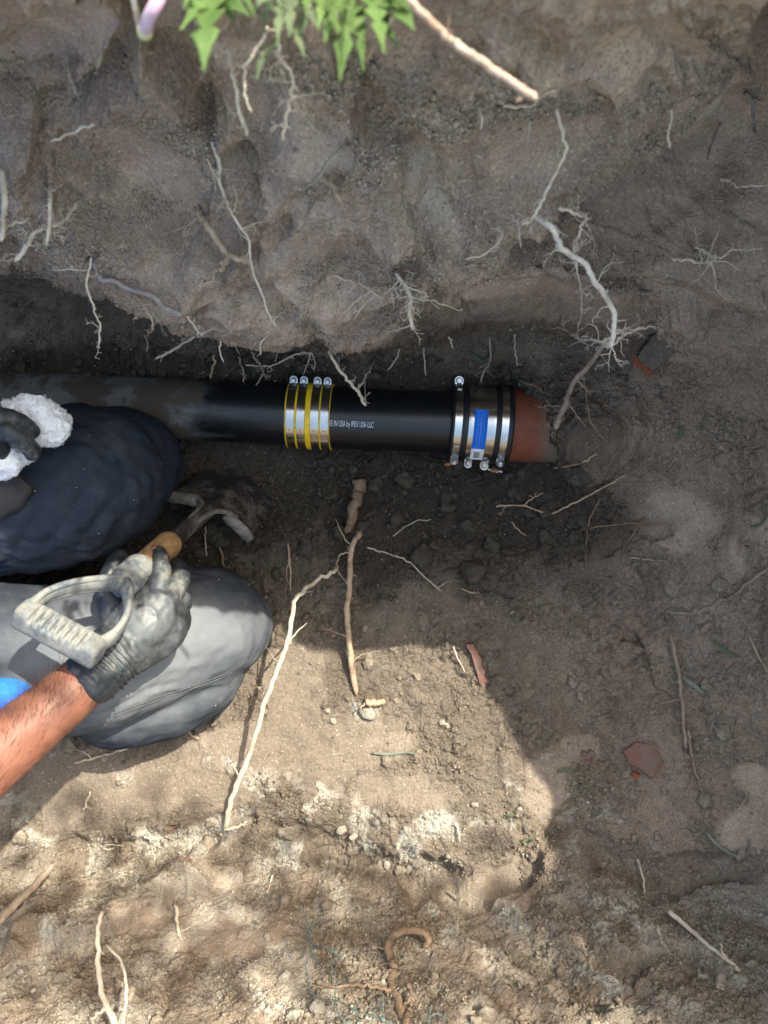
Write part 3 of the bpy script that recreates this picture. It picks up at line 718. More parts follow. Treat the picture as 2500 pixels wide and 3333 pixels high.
# ================================================================= the kneeling worker
def blob(name, chains, voxel, mat, parent, smooth=6, disp=None, extra=None, decim=None):
    """chains: [(point, radius[, squash])...] -> tubes with round ends, fused into ONE continuous skin"""
    mb = MB()
    for ch in chains:
        pts = [Vector(c[0]) for c in ch]; rad = [c[1] for c in ch]
        n = max(2, len(pts)); 
        if len(pts) > 2: P = crspline(pts, 6)
        else: P = [pts[0].lerp(pts[1], k / 8) for k in range(9)]
        Rr = lerplist(rad, len(P))
        d0 = (P[0] - P[1]).normalized(); d1 = (P[-1] - P[-2]).normalized()
        capA = [(P[0] + d0 * Rr[0] * math.sin(t), Rr[0] * math.cos(t)) for t in (1.45, 1.1, .7, .35)]
        capB = [(P[-1] + d1 * Rr[-1] * math.sin(t), Rr[-1] * math.cos(t)) for t in (.35, .7, 1.1, 1.45)]
        allp = [c[0] for c in capA] + P + [c[0] for c in capB]; allr = [c[1] for c in capA] + Rr + [c[1] for c in capB]
        mb.tube(allp, allr, 20)
    o = mb.build(name, None, None, auto=0)
    if extra: extra(o)
    rm = o.modifiers.new('fuse', 'REMESH'); rm.mode = 'VOXEL'; rm.voxel_size = voxel
    sm = o.modifiers.new('smooth', 'SMOOTH'); sm.iterations = smooth; sm.factor = .5
    dg = bpy.context.evaluated_depsgraph_get(); me = bpy.data.meshes.new_from_object(o.evaluated_get(dg)); me.name = name
    old = o.data; bpy.data.objects.remove(o); bpy.data.meshes.remove(old)
    if disp is not None:
        n = len(me.vertices); co = np.zeros(n * 3, np.float32); nn = np.zeros(n * 3, np.float32)
        me.vertices.foreach_get('co', co); me.vertices.foreach_get('normal', nn); co = co.reshape(-1, 3).astype(np.float64); nn = nn.reshape(-1, 3)
        co = co + nn * disp(co, nn)[:, None]; me.vertices.foreach_set('co', co.astype(np.float32).ravel()); me.update()
    me.polygons.foreach_set('use_smooth', np.ones(len(me.polygons), dtype=bool)); me.materials.clear(); me.materials.append(mat)
    return link(name, me, mat, parent)
# materials
def cloth_mat():
    m = NT('navy_cloth'); n = m.noise(14, 6, .68); f = m.noise(420, 2, .5); b = m.noise(5, 4, .6)
    g = m.n('ShaderNodeNewGeometry'); s = m.n('ShaderNodeSeparateXYZ'); m.l(g.outputs['Normal'], s.inputs[0])
    d = m.math('ADD', m.math('MULTIPLY', n, .55), m.math('ADD', m.math('MULTIPLY', m.attr('dust'), .62), m.math('MULTIPLY', b, .25)))
    k = m.ramp(d, .42, 1.12); c = m.mix(k, (.020, .026, .040), (.175, .186, .20))
    blot = m.ramp(m.noise(17, 3, .5), .68, .74, 0, .5); c = m.mix(blot, c, (.012, .014, .020))
    fl = m.ramp(m.voro(150), .10, .05, 0, .6); rnd = m.voro(150, out='Color'); sp = m.n('ShaderNodeSeparateColor'); m.l(rnd, sp.inputs[0])
    c = m.mix(m.math('MULTIPLY', fl, m.ramp(sp.outputs[0], .80, .9)), c, (.42, .39, .33))
    return m.fin(c, .92, 0, m.bump(m.math('ADD', m.math('MULTIPLY', f, .3), m.math('MULTIPLY', n, .7)), .14, .0012), .12)
CLOTH = cloth_mat()
def skin_mat():
    m = NT('skin'); n = m.noise(30, 5, .6); f = m.noise(260, 4, .6); b = m.noise(9, 3, .5)
    c = m.mix(m.ramp(n, .3, .72), (.185, .072, .045), (.235, .102, .066)); c = m.mix(m.ramp(b, .52, .74, 0, .45), c, (.205, .095, .042))
    return m.fin(c, .5, 0, m.bump(f, .30, .0012), .35, .12)
SKIN = skin_mat()
def glove_mat():
    m = NT('glove_rubber'); n = m.noise(20, 6, .7); f = m.noise(110, 4, .65); b = m.noise(8, 3, .5)
    d = m.math('ADD', m.math('MULTIPLY', n, .6), m.math('ADD', m.math('MULTIPLY', f, .25), m.math('MULTIPLY', m.attr('dust'), .32)))
    c = m.mix(m.ramp(d, .40, .86), (.019, .023, .028), (.145, .155, .16)); c = m.mix(m.ramp(m.math('ADD', n, m.math('MULTIPLY', f, .3)), .70, .88, 0, .8), c, (.20, .185, .15))
    return m.fin(c, m.ramp(n, .3, .7, .38, .62), 0, m.bump(m.math('ADD', n, m.math('MULTIPLY', f, .5)), .25, .0016), .4)
GLOVE = glove_mat()
SHIRT = simple('blue_shirt', (.025, .15, .62), .8, 0, .15, .25, 40, .2)
HAIR = simple('dark_hair', (.03, .022, .017), .6); HAIRA = simple('arm_hair', (.085, .048, .033), .6)
CUFF = simple('dark_pouch', (.030, .027, .025), .75, 0, .3, .4, 40, .3)
EYEW = simple('eye_white', (.7, .68, .65), .3); EYEB = simple('eye_iris', (.05, .03, .02), .2)

person = empty('person', (-.70, -.12, .03)); tag(person, 'kneeling worker in dusty navy trousers gripping the shovel with black gloves', 'person')
V = Vector
# joints
hipR, hipL = V((-.74, -.20, .29)), V((-.74, .02, .29)); kneeR = W(676, 2040, .125); kneeL = W(428, 1500, .12)
midR = V((-.44, -.205, .245)); midL = V((-.455, .035, .235))
ankR, ankL = V((-.66, -.22, .07)), V((-.74, .06, .06)); pelvis = V((-.78, -.09, .33)); chest = V((-.80, -.08, .68)); neck = V((-.76, -.08, .92)); 
shR, shL = V((-.78, -.28, .82)), V((-.78, .13, .82)); elR = V((-.555, -.378, .515)); wrR = W(332, 2172, .385); elL = V((-.66, .20, .56)); wrL = W(-95, 1475, .405)
fa = wrR - elR
# ---- trousers
def pants_disp(co, nn):
    d = fbm(co, 9, 3, 101) * .006 + fbm(co, 30, 3, 103) * .0005
    # wrinkles fanning behind the left knee
    q = np.stack([co[:, 0] * .6 + co[:, 1] * .8, co[:, 0] * .8 - co[:, 1] * .6, co[:, 2]], 1)
    rg = 1 - np.abs(fbm(q * np.array((1.0, .28, .5)), 62, 2, 107)); kl = np.exp(-((co[:, 0] + .40) ** 2 + (co[:, 1] - .01) ** 2) / .010)
    d += (rg - .7) * .006 * kl
    ph = (co[:, 0] * .78 - co[:, 1] * .62) * 2 * np.pi / .026 + fbm(co, 14, 2, 110) * 2.2; fm = np.exp(-(((co[:, 0] + .40) / .11) ** 2 + ((co[:, 1] - .0) / .075) ** 2))
    d += (np.abs(np.sin(ph * .5)) ** .7 - .6) * .0055 * fm
    ph2 = (co[:, 0] * .3 - co[:, 1] * .95) * 2 * np.pi / .034 + fbm(co, 10, 2, 112) * 2.5; fm2 = np.exp(-(((co[:, 0] + .36) / .10) ** 2 + ((co[:, 1] + .255) / .035) ** 2)); d += (np.abs(np.sin(ph2 * .5)) ** .7 - .6) * .006 * fm2
    cr = 1 - np.abs(fbm(co * np.array((.55, 1.1, 1.0)) , 17, 3, 119)); d += (np.clip(cr, .55, 1) - .75) * .0025
    q2 = np.stack([co[:, 0], co[:, 1] * 3, co[:, 2] * 3], 1); d += (1 - np.abs(fbm(q2, 18, 2, 109)) - .7) * .0022
    # seam along the right thigh
    sy = -.245 - .12 * (co[:, 0] + .30); d += np.exp(-((co[:, 1] - sy) / .0035) ** 2) * .0022 * (co[:, 2] > .10) * (co[:, 1] < -.15)
    return d
trs = blob('trousers', [
    [(hipR, .115), (midR, .100), (V((-.345, -.19, .185)), .097), (kneeR, .095), (kneeR + V((.006, -.004, -.02)), .088)],
    [(W(620, 2165, .115), .088), (W(520, 2225, .13), .084), (W(400, 2265, .15), .078)],
    [(hipL, .122), (midL, .112), (kneeL.lerp(midL, .35), .098), (kneeL, .081), (kneeL + V((.008, .0, -.03)), .066)],
    [(kneeR + V((-.02, -.01, -.04)), .07), (V((-.45, -.235, .085)), .058), (ankR, .05)],
    [(kneeL + V((-.02, .0, -.04)), .075), (V((-.58, .045, .075)), .062), (ankL, .05)],
    [(V((-.505, .115, .13)), .05), (V((-.475, .125, .115)), .042)],
    [(V((-.47, -.283, .145)), .034), (V((-.425, -.292, .12)), .030)],
    [(hipR, .12), (pelvis, .15), (hipL, .12)], [(pelvis, .15), (pelvis + V((0, 0, .09)), .145)]], .0048, CLOTH, person, 5, pants_disp)
me = trs.data; n = len(me.vertices); co = np.zeros(n * 3, np.float32); me.vertices.foreach_get('co', co); co = co.reshape(-1, 3).astype(np.float64)
dust = np.exp(-(((co[:, 0] + .31) / .13) ** 2 + ((co[:, 1] + .165) / .062) ** 2)) * 1.15 + .25 * np.exp(-(((co[:, 0] + .45) / .16) ** 2 + ((co[:, 1] + .2) / .12) ** 2)) + .48 * np.exp(-(((co[:, 0] + .34) / .15) ** 2 + ((co[:, 1] + .265) / .055) ** 2)) + .10 + .12 * fbm(co, 6, 3, 5)  # dust, plus a brightened patch on the thigh side away from the sun
at = me.attributes.new('dust', 'FLOAT', 'POINT'); at.data.foreach_set('value', np.clip(dust, 0, 1.2).astype(np.float32))
# stitched seams laid on the cloth, and grit caught in it
from mathutils.bvhtree import BVHTree
tb_ = BVHTree.FromPolygons([v.co[:] for v in trs.data.vertices], [p.vertices[:] for p in trs.data.polygons])
def oncloth(px, py, up=.0006):
    o_ = Vector((0, 0, H)); d_ = (W(px, py, 0) - o_).normalized(); hit = tb_.ray_cast(o_, d_)
    return None if hit[0] is None else hit[0] + hit[1] * up
SEAM = simple('seam_thread', (.10, .105, .11), .9, 0, .1, .3, 200)
for pts in ([(372, 2322), (420, 2305), (520, 2268), (640, 2228), (740, 2188), (800, 2140)], [(372, 2332), (420, 2313), (520, 2276), (640, 2236), (740, 2196), (806, 2146)]):
    P = [oncloth(*q) for q in [(pts[0][0] + 0, pts[0][1])] + pts[1:]]; C_ = []
    dense = crspline([Vector((x, y, 0)) for x, y in pts], 10)
    C_ = [q for q in (oncloth(v.x, v.y) for v in dense) if q is not None]
    if len(C_) > 4: MB().tube(C_, .0007, 6).build('seam', SEAM, trs, auto=0)
GRIT = simple('grit', (.42, .39, .33), .9, 0, .1, .3, 200)
gm = MB(); rg_ = random.Random(77); V_ = trs.data.vertices; nV = len(V_)
for _ in range(260):
    v = V_[rg_.randrange(nV)]
    if v.normal.z < .2 or v.co.x < -.56: continue
    r_ = rg_.uniform(.0004, .0011); c_ = v.co + v.normal * r_ * .4; o1 = v.normal.orthogonal().normalized() * r_; o2 = v.normal.cross(o1)
    gm.add([c_ + v.normal * r_, c_ + o1, c_ + o2, c_ - o1, c_ - o2, c_ - v.normal * r_], [(0, 1, 2), (0, 2, 3), (0, 3, 4), (0, 4, 1), (5, 2, 1), (5, 3, 2), (5, 4, 3), (5, 1, 4)])
gm.build('grit', GRIT, trs, auto=0)['kind'] = 'stuff'
pf = MB()   # pocket flap on the left thigh under the hand
vs = [W(-60, 1525, .375), W(40, 1532, .378), W(105, 1590, .365), W(60, 1660, .36), W(-30, 1705, .36), W(-90, 1690, .37)]
pf.add(vs + [v - V((0, 0, .012)) for v in vs], [tuple(range(6)), tuple(range(11, 5, -1))] + [(i, i + 6, (i + 1) % 6 + 6, (i + 1) % 6) for i in range(6)])
pf.build('pocket_flap', CUFF, trs, bevel=.004)
# ---- body: head, neck, torso and arms in one skin
def body_disp(co, nn): return fbm(co, 30, 3, 111) * .0012
head = V((-.70, -.08, 1.06))
def add_face(o): pass
body = blob('body', [
    [(pelvis, .12), (chest.lerp(pelvis, .5), .11), (chest, .125), (chest + V((.01, 0, .12)), .10)], [(shR, .055), (chest + V((0, 0, .13)), .09), (shL, .055)],
    [(chest + V((.01, 0, .15)), .06), (neck, .056), (head - V((.01, 0, .07)), .055)],
    [(head + V((-.015, 0, .02)), .084), (head + V((.0, 0, .035)), .082)], [(head + V((.025, 0, -.03)), .062), (head + V((.045, 0, -.075)), .038)],
    [(head + V((.066, 0, .015)), .012), (head + V((.092, 0, -.022)), .0145)], [(head + V((.075, .014, -.03)), .010), (head + V((.075, -.014, -.03)), .010)],
    [(head + V((-.005, .083, .0)), .017), (head + V((-.015, .087, .022)), .016)], [(head + V((-.005, -.083, .0)), .017), (head + V((-.015, -.087, .022)), .016)],
    [(head + V((.072, .02, -.060)), .007), (head + V((.078, 0, -.058)), .009), (head + V((.072, -.02, -.060)), .007)],
    [(head + V((.070, .042, .032)), .009), (head + V((.078, 0, .034)), .009), (head + V((.070, -.042, .032)), .009)],
    [(shR, .055), (shR.lerp(elR, .5), .049), (elR, .043)],
    [(elR, .043), (elR + fa * .22, .0455), (elR + fa * .45, .0425), (elR + fa * .75, .0355), (wrR, .0300)],
    [(shL, .055), (shL.lerp(elL, .5), .049), (elL, .043)], [(elL, .043), (elL.lerp(wrL, .35), .045), (wrL, .031)]], .004, SKIN, person, 7, body_disp)
for sg in (-1, 1):
    e = MB(); c = head + V((.0715, sg * .032, .006)); 
    e.tube([c - V((.012, 0, 0)), c - V((.004, 0, 0)), c + V((.002, 0, 0)), c + V((.0045, 0, 0))], [.011, .0115, .008, .003], 14); e.build('eye', EYEW, body)
    e = MB(); e.tube([c + V((.002, 0, 0)), c + V((.0055, 0, 0))], [.0052, .0045], 12); e.build('iris', EYEB, body)
hr = blob('hair', [[(head + V((-.035, 0, .045)), .078), (head + V((.012, 0, .065)), .068)], [(head + V((-.055, 0, -.02)), .062), (head + V((-.05, 0, .03)), .07)]], .005, HAIR, person, 4, lambda co, nn: fbm(co, 60, 3, 5) * .004)
# forearm hairs
rng = np.random.default_rng(5); hb = MB(); fd = fa.normalized(); fu = (V((0, 0, 1)) - fd * fd.z).normalized(); fsd = fd.cross(fu)
for _ in range(2400):
    t = rng.uniform(.16, 1.0); an = rng.normal(.0, 1.15); r = float(np.interp(t, [0, .22, .45, .75, 1.0], [.043, .0455, .0425, .0355, .0305])) - .0006
    rad = fu * math.cos(an) + fsd * math.sin(an); p0 = elR + fa * t + rad * r; tg = (fsd * rng.normal(-.55, .22) + fd * rng.normal(.7, .2)).normalized()
    l = rng.uniform(.006, .017); p1 = p0 + (tg * .75 + rad * .35) * l * .5; p2 = p1 + (tg * .95 + rad * rng.uniform(-.1, .15)) * l * .5
    hb.tube([p0, p1, p2], [.00014, .00012, .00007], 3, caps=False)
hb.build('arm_hair', HAIRA, body)['kind'] = 'stuff'
# ---- shirt
def shirt_disp(co, nn): return (1 - np.abs(fbm(co * np.array((1, 1, .5)), 14, 3, 120)) - .6) * .012
blob('shirt', [[(pelvis + V((.0, 0, .05)), .178), (chest.lerp(pelvis, .5), .15), (chest, .145), (chest + V((.01, 0, .10)), .115)], [(shR, .07), (chest + V((0, 0, .12)), .10), (shL, .07)],
    [(shR, .07), (shR.lerp(elR, .45), .064), (shR.lerp(elR, .62), .066)], [(shL, .07), (shL.lerp(elL, .45), .064), (shL.lerp(elL, .62), .066)],
    [(pelvis + V((.05, -.06, .06)), .09), (V((-.60, -.22, .345)), .055), (W(0, 2262, .345), .024), (W(112, 2266, .335), .012)]], .006, SHIRT, person, 5, shirt_disp)
# ---- gloves
def glove_disp(co, nn):
    w_ = wrR; al = (co - np.array(w_)) @ np.array(fd); wr = np.exp(-((al - .012) / .022) ** 2)
    return fbm(co, 45, 3, 130) * .0018 + wr * .0018 * np.sin(al * 900 + fbm(co, 30, 2, 7) * 3) + (1 - np.abs(fbm(co * np.array((1.0, .45, 1)), 55, 2, 133)) - .65) * .0022
g = lambda px, py, z, r: (W(px, py, z), r)
palm = [[(wrR - fd * .012, .0365), (wrR - fd * .006, .0355), (wrR + fd * .006, .0345), g(405, 2085, .352, .036), g(475, 2020, .342, .0385), g(515, 1970, .335, .031)],
        [(wrR + fd * .01, .030), g(470, 2085, .335, .034), g(535, 2045, .325, .030)], [g(500, 1965, .336, .028), g(540, 2010, .322, .029), g(540, 2050, .315, .026)]]
fing = [[g(505, 1955, .345, .0150), g(526, 1868, .338, .0130), g(522, 1822, .316, .0118), g(514, 1800, .303, .0098)],
        [g(545, 1962, .338, .0142), g(584, 1893, .314, .0132), g(578, 1850, .275, .0118), g(545, 1838, .262, .010)],
        [g(556, 2002, .328, .0142), g(594, 1955, .298, .0130), g(584, 1895, .262, .0116), g(548, 1878, .255, .010)],
        [g(556, 2050, .316, .0138), g(592, 2028, .288, .0122), g(580, 1968, .258, .0108), g(548, 1935, .256, .0095)],
        [g(430, 2060, .335, .0230), g(372, 1985, .325, .0185), g(352, 1905, .318, .0150), g(372, 1845, .305, .0128), g(392, 1812, .292, .0105)]]
roll = [[(wrR + (fu * math.cos(a) + fsd * math.sin(a)) * .0335 - fd * .008, .0042) for a in np.linspace(0, 2 * math.pi, 14)]]
gl = blob('glove', palm + fing , .0018, GLOVE, person, 2, glove_disp)
def setdust(o, fn):
    me = o.data; n = len(me.vertices); co = np.zeros(n * 3, np.float32); me.vertices.foreach_get('co', co); co = co.reshape(-1, 3).astype(np.float64)
    at = me.attributes.new('dust', 'FLOAT', 'POINT'); at.data.foreach_set('value', np.clip(fn(co), 0, 1.2).astype(np.float32))
c0 = np.array(W(470, 2000, .37))
setdust(gl, lambda co: np.clip(1.1 - np.linalg.norm(co - c0, axis=1) / .085, 0, 1))
ft = MB(); tp = W(509, 1793, .303); ft.tube([tp, tp + V((-.003, .004, .0015)), tp + V((-.005, .007, .0005))], [.0075, .0062, .002], 12); ft.build('fingertip', SKIN, gl)['label'] = 'bare fingertip poking out of the torn glove'
lg = lambda px, py, z, r: (W(px, py, z), r)
gl2 = blob('glove', [[(wrL, .034), lg(-110, 1440, .405, .036), lg(-70, 1410, .41, .034)], [lg(-70, 1372, .425, .014), lg(15, 1366, .432, .0128), lg(70, 1385, .425, .012), lg(98, 1404, .412, .010)],
    [lg(-70, 1412, .425, .0145), lg(20, 1402, .436, .0135), lg(72, 1432, .430, .0125), lg(104, 1470, .412, .0105)], [lg(-80, 1450, .415, .0145), lg(-20, 1450, .42, .0135), lg(10, 1475, .405, .011)], [lg(-80, 1490, .40, .0145), lg(-30, 1510, .40, .013), lg(-8, 1530, .39, .0105)],
    [lg(-110, 1400, .40, .017), lg(-60, 1345, .40, .0145), lg(-20, 1335, .395, .0115)]], .0022, GLOVE, person, 4, lambda co, nn: fbm(co, 45, 3, 131) * .0018 + np.sin(co[:, 0] * 700) * .0004)
setdust(gl2, lambda co: co[:, 0] * 0)
# ---- towel held in the left hand
m = NT('terry_cloth'); n1_ = m.noise(300, 3, .6); TERRY = m.fin(m.mix(m.ramp(m.noise(14, 4), .4, .75), (.78, .78, .80), (.62, .61, .62)), .95, 0, m.bump(n1_, .7, .003), .1)
tw = empty('towel', W(100, 1390, .37)); tag(tw, 'white terry cloth towel bunched in the gloved hand', 'towel')
tb = blob('cloth', [[lg(20, 1345, .385, .014), lg(75, 1340, .388, .018), lg(125, 1345, .388, .0205), lg(165, 1375, .382, .0215), lg(178, 1400, .378, .0185)], [lg(120, 1360, .385, .022), lg(120, 1405, .382, .0185), lg(70, 1418, .388, .0125), lg(30, 1405, .395, .012)], [lg(-40, 1490, .392, .024), lg(20, 1490, .392, .0235), lg(60, 1488, .388, .019), lg(78, 1490, .385, .012)], [lg(30, 1360, .388, .010), lg(-50, 1480, .39, .022)], [lg(165, 1410, .376, .014), lg(120, 1420, .376, .010)]], .0022, TERRY, tw, 3, lambda co, nn: fbm(co, 60, 3, 141) * .0035 + fbm(co, 260, 2, 142) * .0016)
me = tb.data; rng = np.random.default_rng(9); tl = MB(); idx = rng.choice(len(me.vertices), 1100, replace=False)
for i in idx:
    v = me.vertices[int(i)]; c, nn = v.co.copy(), v.normal.copy(); t = nn.orthogonal().normalized(); t = Matrix.Rotation(rng.uniform(0, 6.28), 3, nn) @ t; r = rng.uniform(.0006, .0012)
    tl.tube([c + nn * (r * (1 + 1.3 * math.sin(a))) * .9 + t * r * math.cos(a) for a in (-1.2, 0, 1.2, 2.2, 3.4)], .00032, 3, caps=False)
tl.build('terry_loops', TERRY, tb)['kind'] = 'stuff'

# ================================================================= roots
def root_mat(name, a, b, dirt):
    m = NT(name); n = m.noise(120, 5, .7); g = m.noise(40, 4, .6)
    c = m.mix(m.ramp(n, .3, .7), a, b); c = m.mix(m.ramp(g, .50, .70, 0, .75), c, dirt)
    return m.fin(c, .85, 0, m.bump(m.math('ADD', n, m.noise(420, 3, .7)), .9, .002), .15)
ROOT = {'pale': root_mat('root_pale', (.54, .45, .345), (.66, .565, .45), (.36, .28, .20)), 'white': root_mat('root_white', (.54, .48, .41), (.66, .59, .51), (.34, .275, .22)), 'peel': root_mat('root_peel', (.36, .245, .185), (.47, .36, .30), (.30, .19, .12)),
        'tan': root_mat('root_tan', (.38, .265, .175), (.50, .385, .28), (.24, .165, .105)), 'brown': root_mat('root_brown', (.17, .11, .072), (.27, .195, .135), (.11, .08, .058)),
        'grey': root_mat('root_grey', (.28, .23, .205), (.37, .315, .29), (.17, .14, .115)), 'bark': root_mat('root_bark', (.25, .185, .14), (.36, .285, .225), (.15, .11, .08)), 'dim': root_mat('root_dim', (.36, .31, .25), (.48, .42, .345), (.22, .185, .145))}
rr = random.Random(11)
def trace(pts, slope=.7):
    """photo points (x, y, lift off the soil) -> space; the root may not plunge faster than it runs sideways"""
    out = []; dprev = None; pprev = None
    for (x, y, l) in pts:
        s = depth(x, y); t = s - l
        if dprev is not None:
            run = math.hypot(x - pprev[0], y - pprev[1]) / F * dprev * slope
            t = min(max(t, dprev - run), dprev + run); t = min(t, s - .001)
        dprev = t; pprev = (x, y); out.append(Vector(((x - 1250) / F * t, (1666.5 - y) / F * t, H - t)))
    return out
def hairs(mb, base, r0, n, ln, sub=True):
    for _ in range(n):
        i = rr.randrange(1, len(base) - 1); p = base[i]; d = (base[i + 1] - base[i - 1]).normalized()
        o = d.orthogonal(); o = (Matrix.Rotation(rr.uniform(0, 6.28), 3, d) @ o).normalized(); o.z = abs(o.z) * .4; v = (o + d * rr.uniform(-.1, .8)).normalized()
        L = ln * rr.uniform(.4, 1.3); k = 9; pts = [p]; rad = [r0 * .30]
        for q in range(k):
            v = (v + Vector((rr.gauss(0, .46), rr.gauss(0, .46), rr.gauss(-.03, .28)))).normalized(); pts.append(pts[-1] + v * (L / k)); rad.append(max(.00034, r0 * .32 * (1 - (q + 1) / k * .85)))
            if sub and q in (2, 4, 5, 7) and rr.random() < .6:
                u = (v + Vector((rr.gauss(0, .9), rr.gauss(0, .9), rr.gauss(0, .4)))).normalized(); s = [pts[-1]]
                for _q in range(3): u = (u + Vector((rr.gauss(0, .4), rr.gauss(0, .4), rr.gauss(0, .2)))).normalized(); s.append(s[-1] + u * L * .13)
                mb.tube(s, [max(.00034, rad[-1] * .7), .00034, .0003, .00026], 4, caps=False)
        mb.tube(pts, rad, 4, caps=False)
def wiggle(P, amp):
    out = [P[0]]
    for p in P[1:-1]: out.append(p + Vector((rr.gauss(0, amp), rr.gauss(0, amp), rr.gauss(0, amp * .7))))
    return out + [P[-1]]
def stem(pts, w0, w1, name, mat, parent, sub=6, wob=1.0, knob=True):
    P = trace(pts); d = H - P[len(P) // 2].z; r0, r1 = w0 / 2 / F * d, w1 / 2 / F * d
    C = wiggle(crspline(wiggle(P, .0012 if w0 < 14 else .0004), sub), r0 * (.42 if w0 < 14 else .14) * wob); n = len(C); R = [(r0 + (r1 - r0) * (i / (n - 1)) ** .9) * (1 + .07 * math.sin(i * 1.3 + r0 * 1e4) * math.sin(i * .47)) * rr.uniform(.96, 1.04) for i in range(n)]
    if knob:
        for i in range(n):
            if rr.random() < .03: R[i] *= 1.16
    R[-1] *= .6
    o = MB().tube(C, R, 9 if w0 > 12 else 6).build(name, mat, parent, auto=0); return C, r0, o
def lifts(pts, a, b):
    n = len(pts)
    return [(p[0], p[1], p[2] if len(p) > 2 else a + (b - a) * i / max(1, n - 1)) for i, p in enumerate(pts)]
GRPW = 'thin roots hanging out of the far soil wall'; GRPL = 'rootlets fringing the lower edge of the soil wall'; GRPF = 'thin roots lying on the trench floor'
LW, LL, LF = 'thin pale root sticking out of the far soil wall', 'fine pale rootlet dangling from the lower edge of the soil wall', 'thin loose root lying on the shaded trench floor'
def root(label, col, w0, w1, pts, br=(), hair=0, hl=.02, la=.004, lb=.03, group=None):
    e = empty('root', trace(lifts(pts, la, lb))[0]); tag(e, label, 'root', group); mat = ROOT[col]
    C, r0, _ = stem(lifts(pts, la, lb), w0, w1, 'root_stem', mat, e)
    hb = MB()
    if hair: hairs(hb, C, min(.0022, max(r0, .0009)), int(hair * 1.3), hl)
    for b in br:
        w = b[0]; bp = b[1:]
        l0 = .012 + (lb - la) * .4
        # start the branch on the stem itself
        P = trace(lifts(bp, l0, l0 + .012)); near = min(C, key=lambda c: (c - P[0]).length + abs(c.x / (H - c.z) - P[0].x / (H - P[0].z)) * 3); sh = near - P[0]
        n = len(P); P = [p + sh * (1 - i / (n - 1)) for i, p in enumerate(P)]
        d = H - P[0].z; q0 = w / 2 / F * d; D_ = wiggle(crspline(P, 5), q0 * .5); k = len(D_)
        MB().tube(D_, [q0 * (1 - .65 * i / (k - 1)) * rr.uniform(.85, 1.15) for i in range(k)], 6).build('rootlet', mat, e, auto=0)
        if hair: hairs(hb, D_, max(q0, .0007), max(2, hair // 4), hl * .6)
    if hb.v: hb.build('fine_rootlets', mat, e, auto=0)['kind'] = 'stuff'
    return e
# --- the far wall
root('stout brown bark root snapped into two ends on the far soil wall', 'tan', 26, 18, [(644, 678, .01), (660, 705, .03), (682, 742, .03), (727, 814, .03), (776, 845, .02), (814, 851, .0)],
     [(22, (754, 849), (720, 885), (690, 905), (652, 940)), (7, (656, 723), (618, 746), (573, 757), (525, 765)), (6, (650, 680), (633, 633), (605, 575), (600, 527)), (5, (625, 742), (600, 800), (589, 830))], 10, .018)
root('long thin root crossing the middle of the far soil wall, forked at its top', 'pale', 14, 5, [(690, 460), (716, 543), (712, 580), (742, 663), (775, 725), (806, 780), (812, 830), (829, 898), (859, 973), (874, 1026), (897, 1064)],
     [(9, (712, 580), (695, 565), (674, 516)), (12, (784, 784), (810, 755), (836, 723)), (5, (760, 690), (775, 640), (765, 625)), (4, (866, 1000), (865, 1035), (862, 1055))], 9, .018)
root('curved bare root lying slantwise on the upper soil wall', 'dim', 12, 9, [(1134, 467, .0), (1085, 527), (1032, 580), (972, 618)], (), 0, lb=.03)
root('stubby orange root tuft torn open on the soil wall', 'tan', 24, 10, [(1040, 576), (1080, 600), (1100, 640), (1115, 663)], [(8, (1085, 610), (1070, 640), (1100, 665))], 8, .010, lb=.02)
root('hanging tan root below the dandelion, knotted near its tip', 'pale', 13, 11, [(738, 160, .03), (760, 230, .05), (776, 294, .06), (785, 350, .07), (791, 407, .08), (806, 437, .08)], (), 3, .012)
root('thin hanging root below the dandelion, bent at its middle', 'pale', 11, 8, [(868, 90, .03), (851, 136, .04), (800, 215, .05), (791, 241, .05), (799, 316, .05), (818, 369, .05)], [(8, (845, 150), (800, 180), (765, 185))], 2, .012)
root('branching root fan hanging beneath the weeds', 'pale', 13, 8, [(904, 140, .04), (925, 200, .05), (945, 249, .05), (950, 316, .05), (940, 380, .05), (919, 460, .05)],
     [(11, (945, 279), (915, 310), (893, 362)), (9, (950, 245), (1000, 275), (1055, 301)), (9, (950, 300), (1000, 320), (1012, 340)), (9, (952, 330), (985, 370), (1010, 400)), (8, (985, 370), (1000, 390), (985, 418)), (8, (1005, 390), (1020, 410), (1035, 440))], 8, .014)
root('twisted pair of roots at the trench wall beside the kneeling worker', 'pale', 22, 17, [(5, 555), (15, 640), (14, 700), (5, 785)], [(14, (20, 690), (60, 700), (100, 712))], 4, .014, la=.03, lb=.07)
root('upright tan root standing clear of the wall, crossed by a bent one', 'pale', 14, 12, [(166, 603), (162, 660), (162, 723), (151, 799)], (), 4, .014, la=.03, lb=.07)
root('bent tan root with frayed top, curling down over the wall edge', 'pale', 13, 16, [(252, 663), (215, 700), (181, 731), (113, 754), (83, 799), (49, 850)], [(6, (151, 805), (170, 790), (215, 775)), (5, (235, 680), (215, 675), (190, 690))], 12, .02, la=.01, lb=.08)
root('straight blurred root stub lying on the crumbly upper wall', 'pale', 12, 9, [(309, 403), (240, 425), (162, 463)], (), 0, la=.01, lb=.03)
root(LW, 'dim', 8, 6, [(219, 181), (234, 249), (256, 324)], (), 1, .01, lb=.02, group=GRPW)
root('thick pale peeled root jutting out from under the weeds', 'peel', 31, 28, [(1290, -50, .05), (1325, 0, .07), (1438, 105, .09), (1506, 158, .11), (1589, 218, .13), (1672, 271, .15), (1745, 325, .16)], (), 2, .012)
